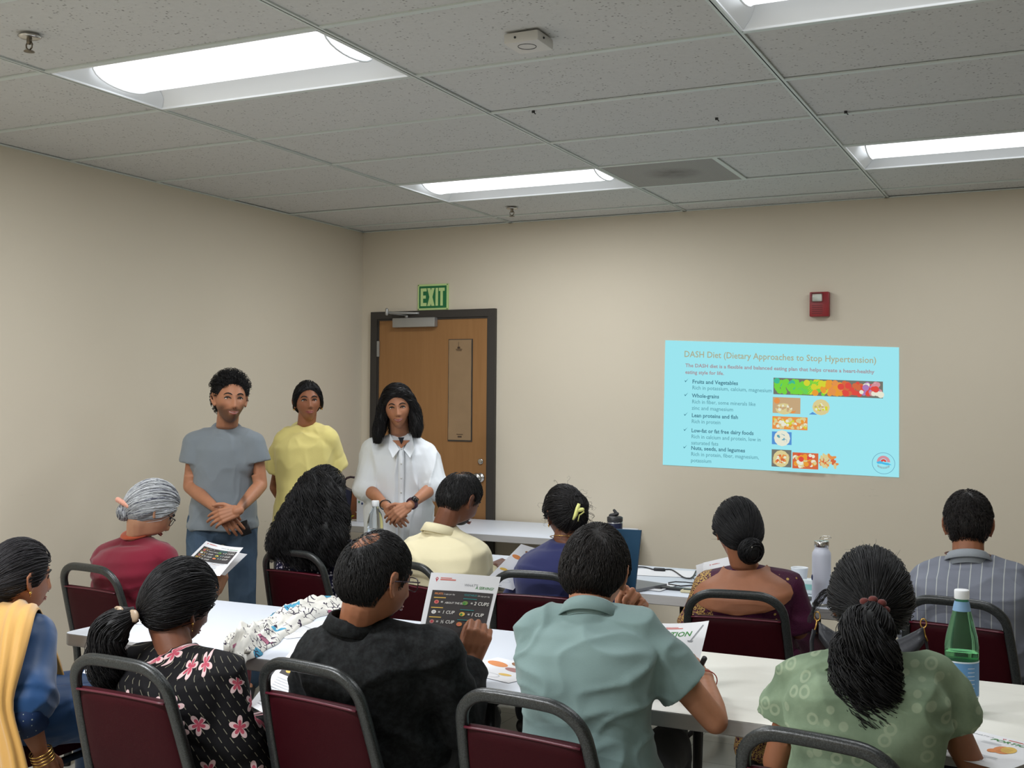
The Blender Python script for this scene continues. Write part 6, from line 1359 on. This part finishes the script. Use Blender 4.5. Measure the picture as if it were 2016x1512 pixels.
for (x0, y0, x1, y1, x2, y2, x3, y3, rr) in ((655, 958, 668, 1010, 664, 1060, 650, 1112, .050), (632, 935, 650, 1000, 640, 1070, 628, 1122, .062), (610, 935, 612, 1000, 600, 1070, 590, 1120, .066), (600, 945, 588, 1000, 572, 1055, 560, 1108, .060), (592, 955, 574, 1010, 552, 1052, 538, 1088, .050)):
    h.lock([P(x0, y0, 5.36), P((x0 + x1) / 2, (y0 + y1) / 2 - 4, 5.28), P(x1, y1, E_ + .05), P(x2, y2, E_), P(x3, y3, E_)], [rr * .5, rr * .8, rr, rr, rr * .5], 420, .018, .10, .0015, n=26, flat=.8)
for (x0, y0, x1, y1) in ((560, 1050, 530, 1082), (566, 1070, 535, 1096), (548, 1040, 528, 1076), (575, 1010, 546, 1050)):
    h.lock([P(x0 + 12, y0 - 20, 5.25), P(x0, y0, 5.24), P(x1 + 8, y1 - 6, 5.22), P(x1, y1, 5.22), P(x1 + 6, y1 + 8, 5.22)], [.022, .028, .024, .016, .008], 110, .010, .06, .0013)
h.fly(40, .05, .0005); h.build(ro)

# ---- man in the cream shirt
p = seated((2.19, -2.50, .58), P(868, 1036, 5.04), P(904, 984, 5.06), 0, (20, 26, 2), P(813, 1090, 5.12), P(936, 1092, 5.02), k=1.0, hk=1.0, wk=1.05, slump=.05,
    ER=P(950, 1168, 5.08), WR=P(968, 1118, 5.28), EL=P(800, 1180, 5.2), WL=P(900, 1140, 5.4))
p['handR'] = dict(d=P(990, 1112, 5.32) - P(966, 1120, 5.28), palm=V(-.1, .4, -.9), curls=((30, 35, 20),) * 4, thumb=(20, 25)); p['handL'] = dict(d=V(.6, .8, 0), palm=V(0, 0, -1))
limbs('cream', p); ro = root('seated person with short dark hair in a cream shirt, head bent down', p)
make_body(ro, p, S_DRK, None, .0052); face_parts(ro, p, 0)
M_crm = cloth('cream_cotton', (224, 214, 178), .8, .03); make_top(ro, p, M_crm, 'shirt', .018, {'R': 1.8, 'L': 1.8}, .014, amp=.008, seed=91, neckdrop=.008); make_bottoms(ro, p, M_dark, 'trousers', .012); collar(ro, p, M_crm, .066, .036, .010, 12, .5, fold_=.038)
h = Hair(p, (24, 22, 22), .5, 91); thc = lambda q: 1 - .55 * np.exp(-((q[:, 0]) / .03) ** 2 - ((q[:, 1] + .04) / .035) ** 2) * (q[:, 2] > .04)
h.cap(.009, mask=thc); h.short(1900, .026, (0, .1, -.8), 6, .0010, .004, .002, base=.006, stand=.06, mask=thc); h.build(ro)

# ---- woman in navy with the yellow hair clip
p = seated((2.62, -2.50, .57), P(1112, 1062, 4.83), P(1112, 1014, 4.87), -10, (-50, 4, -4), P(1048, 1118, 4.92), P(1170, 1116, 4.80), k=.95, hk=.95, fem=True, wk=1.04, slump=.02, armk=1.1,
    ER=P(1195, 1200, 4.84), WR=P(1160, 1170, 5.05), EL=P(1015, 1200, 4.95), WL=P(1035, 1150, 5.15))
p['handR'] = dict(d=V(-.5, .8, 0), palm=V(0, 0, -1)); p['handL'] = dict(d=V(.1, .9, 0), palm=V(0, 0, -1))
limbs('navy', p); ro = root('seated person in a navy top, dark hair held by a pale yellow clip', p)
make_body(ro, p, S_DRK, None, .0052); face_parts(ro, p, 0)
M_nvy = cloth('navy_jersey', (42, 46, 88)); make_top(ro, p, M_nvy, 'top', .018, {'R': 1.0, 'L': 1.0}, .014, amp=.004, seed=101, neckdrop=.004); make_bottoms(ro, p, M_dark, 'trousers', .012)
crew(ro, p, M_goldj, .064, 14, .006, .0018, 'necklace')
h = Hair(p, (20, 17, 18), .5, 101); h.cap(.014); h.comb(900, (.15, -.9, .25), 12, .005, .012, .12, .0012, start=.008); h.bun((.02, -.10, .05), .050, 180, .6); h.short(60, .04, (0, -1, 1), 7, .0007, .02, .01, base=.03, stand=2.0, mask=lambda q: (q[:, 1] < 0) * 1.0); h.fly(40, .03, .0005)
h.build(ro); q = P(1139, 1008, 4.69); up_ = V(0, 0, 1); sd = nrm(CR)
mb = MB().tube([q + up_ * .034 + sd * .002, q + up_ * .014 - sd * .004, q - up_ * .012 - sd * .012, q - up_ * .032 - sd * .022], [.006, .009, .008, .004], 10).cap(q + up_ * .008, q + sd * .016 + up_ * .010, .009, .008).tube([q + sd * .016 + up_ * .012, q + sd * .022, q + sd * .006 - up_ * .012], .003, 6).tube([q - up_ * .01 + sd * .004, q - up_ * .038 - sd * .002], .002, 6)
mb.build('hair_clip', plain('lemon_plastic', (226, 226, 140), .35), ro); earring(ro, p, -1, .008, .004)

# ---- woman in plum with gold embroidery
p = seated((3.47, -2.57, .57), P(1468, 1112, 4.40), P(1452, 1046, 4.42), 5, (-34, 10, 2), P(1397, 1160, 4.46), P(1548, 1158, 4.36), k=.95, hk=.97, fem=True, wk=1.06, slump=.03, armk=1.15,
    ER=P(1572, 1240, 4.38), WR=P(1520, 1200, 4.6), EL=P(1370, 1240, 4.5), WL=P(1420, 1180, 4.72))
p['handR'] = dict(d=V(-.5, .8, 0), palm=V(0, 0, -1)); p['handL'] = dict(d=V(.1, .9, 0), palm=V(0, 0, -1))
limbs('plum', p); ro = root('seated person in a low-backed plum blouse with gold embroidery and a low bun', p)
make_body(ro, p, S_BRN, None, .005); face_parts(ro, p, 0)
t = NT('plum_gold', .6, .3); v = t.coord(); sp_ = t.sep(v); vv = t.voro(v, 34, rnd=.7); vs = t.voro(v, 190)
left = t.math('LESS_THAN', t.math('ADD', sp_[0], t.math('MULTIPLY', sp_[2], .25)), .10); dense = t.math('MULTIPLY', t.math('MULTIPLY', left, t.ramp(t.noise(v, 30, 2), .34, .42)), t.ramp(vs[0], .62, .42))
mot = t.math('MULTIPLY', t.ramp(vv[0], .20, .16), t.math('GREATER_THAN', t.sep(vv[1])[0], .72)); t.base(t.mix(t.math('MAXIMUM', dense, mot), t.mix(t.noise(v, 8, 3), lin(58, 14, 42), lin(76, 20, 54)), lin(190, 156, 88))); t.bump(vs[0], .5, .002); M_plum = t.m
def lowback(v): return v
make_top(ro, p, M_plum, 'blouse', .015, {'R': .95, 'L': .95}, .012, hem=.05, amp=.005, seed=111, neckdrop=.015, it=6); make_bottoms(ro, p, M_plum, 'saree', .03, skirt=True, amp=.01)
# bare back: a skin panel set in the deep scooped neckline
R_ = torso_rings(p, .0185); Cb = np.array([r.mean(0) for r in R_]); mb = MB(); G = []
tt_ = np.linspace(.60, 1.0, 16); rt_ = [-.08, .0, .12, .28, .45, .62, .76, .86, .94, 1.0]
for t_ in tt_:
    row = []; wd = np.interp(t_, [.60, .64, .70, .8, .9, 1.0], [.04, .45, .72, .84, .95, 1.0])
    RR = [np.interp(t_, rt_, [r[j][c_] for r in R_]) for j in range(30) for c_ in range(3)]; RR = np.array(RR).reshape(30, 3)
    idx = np.linspace(22.5 - 7.5 * wd, 22.5 + 7.5 * wd, 17)
    for j in idx: j0 = int(math.floor(j)); fr_ = j - j0; row.append(RR[j0 % 30] * (1 - fr_) + RR[(j0 + 1) % 30] * fr_)
    G.append(row)
G = np.array(G) - p['fwd'] * .003; v_ = G.reshape(-1, 3); mb.add(v_, [(j * 17 + i, j * 17 + i + 1, (j + 1) * 17 + i + 1, (j + 1) * 17 + i) for j in range(15) for i in range(16)]); mb.build('bare_back', skin(S_BRN), ro, col=np.ones((len(v_), 4)))
h = Hair(p, (14, 13, 16), .4, 111); h.cap(.014); h.comb(1400, (.10, -.85, -.50), 14, .005, .012, .05, .0012, start=.008); h.bun((.012, -.115, -.082), .050, 260, .75, (0.1, -.9, -.3)); h.fly(70, .03, .0005); h.build(ro)
q = P(1478, 1078, 4.27); MB().box(q - V(.008, .003, .005), q + V(.008, .003, .005), bev=.002).build('hair_pin', M_chrome, ro, angle=40)

# ---- man in the grey striped shirt
p = seated((4.28, -2.37, .58), P(1905, 1094, 4.27), P(1906, 1036, 4.34), -4, (-4, 18, 0), P(1833, 1142, 4.31), P(1986, 1146, 4.24), k=1.02, hk=1.0, wk=1.14, dk=1.05, slump=.05, armk=1.1,
    ER=P(2035, 1235, 4.26), WR=P(1980, 1215, 4.5), EL=P(1795, 1235, 4.36), WL=P(1850, 1200, 4.6))
p['handR'] = dict(d=V(-.3, .9, 0), palm=V(0, 0, -1)); p['handL'] = dict(d=V(.3, .9, 0), palm=V(0, 0, -1))
limbs('stripe', p); ro = root('seated person at the right edge in a grey shirt with thin white stripes', p)
make_body(ro, p, S_BRN, None, .0052); face_parts(ro, p, 0)
t = NT('grey_pinstripe', .8, .2); v = t.coord(); sx = t.sep(v); st = t.math('LESS_THAN', t.math('ABSOLUTE', t.math('SUBTRACT', t.math('FRACT', t.math('MULTIPLY', sx[0], 27)), .5)), .045); t.base(t.mix(t.math('MULTIPLY', st, .75), t.mix(t.noise(v, 7, 3), lin(118, 122, 134), lin(134, 138, 150)), lin(196, 200, 196))); t.bump(t.noise(v, 220, 3), .2, .0015); M_str = t.m
make_top(ro, p, M_str, 'shirt', .020, {'R': 1.6, 'L': 1.6}, .014, amp=.008, seed=121, neckdrop=.008); make_bottoms(ro, p, M_dark, 'trousers', .012); collar(ro, p, cloth('grey_collar', (150, 156, 162)), .066, .036, .006, 8, .4, fold_=.030); crew(ro, p, plain('leather_cord', (96, 48, 34), .5), .078, 0, .004, .0022, 'cord')
h = Hair(p, (30, 25, 23), .5, 121)
def hl_k(q): return hairline(q, False) - .004 + .06 * sst(-np.abs(q[:, 1] + .012), -.040, -.026) * sst(np.abs(q[:, 0]), .050, .062) * (q[:, 2] < .03)
h.cap(.009, line=hl_k, top=1.7); h.short(2200, .030, (0, -.2, -.7), 7, .0010, .008, .004, line=hl_k, base=.014, stand=.12); h.fly(40, .02, .0005); h.build(ro)

# ---- printed scarf bundled on the left table
t = NT('scarf_print', .8, .2); v = t.coord(); e1 = t.n('ShaderNodeTexVoronoi', feature='DISTANCE_TO_EDGE'); t.l(v, e1.inputs['Vector']); e1.inputs['Scale'].default_value = 30
ln1 = t.math('MULTIPLY', t.math('LESS_THAN', e1.outputs['Distance'], .05), t.math('GREATER_THAN', t.noise(v, 16, 2), .52)); vc = t.voro(v, 14); c3 = t.sep(vc[1])
inn = t.math('LESS_THAN', vc[0], .42); b0 = t.mix(t.noise(v, 5, 2), lin(226, 224, 218), lin(208, 204, 194))
b1 = t.mix(t.math('MULTIPLY', inn, t.math('GREATER_THAN', c3[0], .84)), b0, lin(76, 150, 180)); b2 = t.mix(t.math('MULTIPLY', inn, t.math('LESS_THAN', c3[0], .12)), b1, lin(160, 96, 118)); b3 = t.mix(t.math('MULTIPLY', t.math('LESS_THAN', vc[0], .3), t.math('GREATER_THAN', c3[1], .93)), b2, lin(60, 124, 70))
t.base(t.mix(ln1, b3, lin(50, 40, 62))); M_scf = t.m
A_ = [PZ(470, 1312, .742), PZ(520, 1285, .742), PZ(575, 1245, .742), PZ(630, 1215, .742), PZ(690, 1195, .742)]
B_ = [PZ(440, 1285, .742), PZ(470, 1248, .742), PZ(530, 1215, .742), PZ(580, 1195, .742), PZ(650, 1180, .742)]
o = thing('scarf', 'white printed cotton scarf bundled on the left table, hanging over its near edge', 'scarf', (A_[1] + B_[1]) / 2)
R_ = []; nu, nv = 22, 46
ta = np.linspace(0, 1, 5); tv = np.linspace(0, 1, nv); a_ = np.stack([np.interp(tv, ta, [q[i] for q in A_]) for i in range(3)], 1); b_ = np.stack([np.interp(tv, ta, [q[i] for q in B_]) for i in range(3)], 1)
top, bot = [], []
for j in range(nv):
    for i in range(nu):
        u_ = i / (nu - 1); q = a_[j] * (1 - u_) + b_[j] * u_; hump = math.sin(PI * u_) ** .6 * (.045 + .022 * math.sin(tv[j] * 9 + 1)) * (.5 + .5 * math.sin(PI * min(1, tv[j] * 1.2 + .12)))
        wr = .013 * math.sin(u_ * 23 + 3 * math.sin(tv[j] * 8)) + .010 * math.sin(tv[j] * 34 + u_ * 9) + .007 * math.sin(u_ * 50 - tv[j] * 21); z = .7435 + hump + max(-.6 * hump, wr * min(1, hump * 25))
        q = V(q[0] + .006 * math.sin(j * .9 + i), q[1] + .006 * math.cos(j * .7 + i * .5), max(z, .7435)); top.append(q); bot.append(V(q[0], q[1], .7412))
F = [(j * nu + i, j * nu + i + 1, (j + 1) * nu + i + 1, (j + 1) * nu + i) for j in range(nv - 1) for i in range(nu - 1)]; bd = list(range(nu)) + [j * nu + nu - 1 for j in range(1, nv)] + [(nv - 1) * nu + i for i in range(nu - 2, -1, -1)] + [j * nu for j in range(nv - 2, 0, -1)]; n_ = nu * nv
mb = MB().add(np.array(top + bot), F + [tuple(x + n_ for x in q[::-1]) for q in F] + [(bd[i], bd[i] + n_, bd[(i + 1) % len(bd)] + n_, bd[(i + 1) % len(bd)]) for i in range(len(bd))]); mb.build('cloth', M_scf, o)
drape('hanging_end', M_scf, [[PZ(452, 1262, .742) + V(0, 0, .03), PZ(500, 1278, .742) + V(0, 0, .03)], [PZ(447, 1290, .742) + V(0, 0, .03), PZ(492, 1303, .742) + V(0, 0, .03)], [P(450, 1298, 3.78), P(486, 1306, 3.74)], [P(456, 1322, 3.76), P(480, 1330, 3.73)]], o, amp=.004, nu=10)
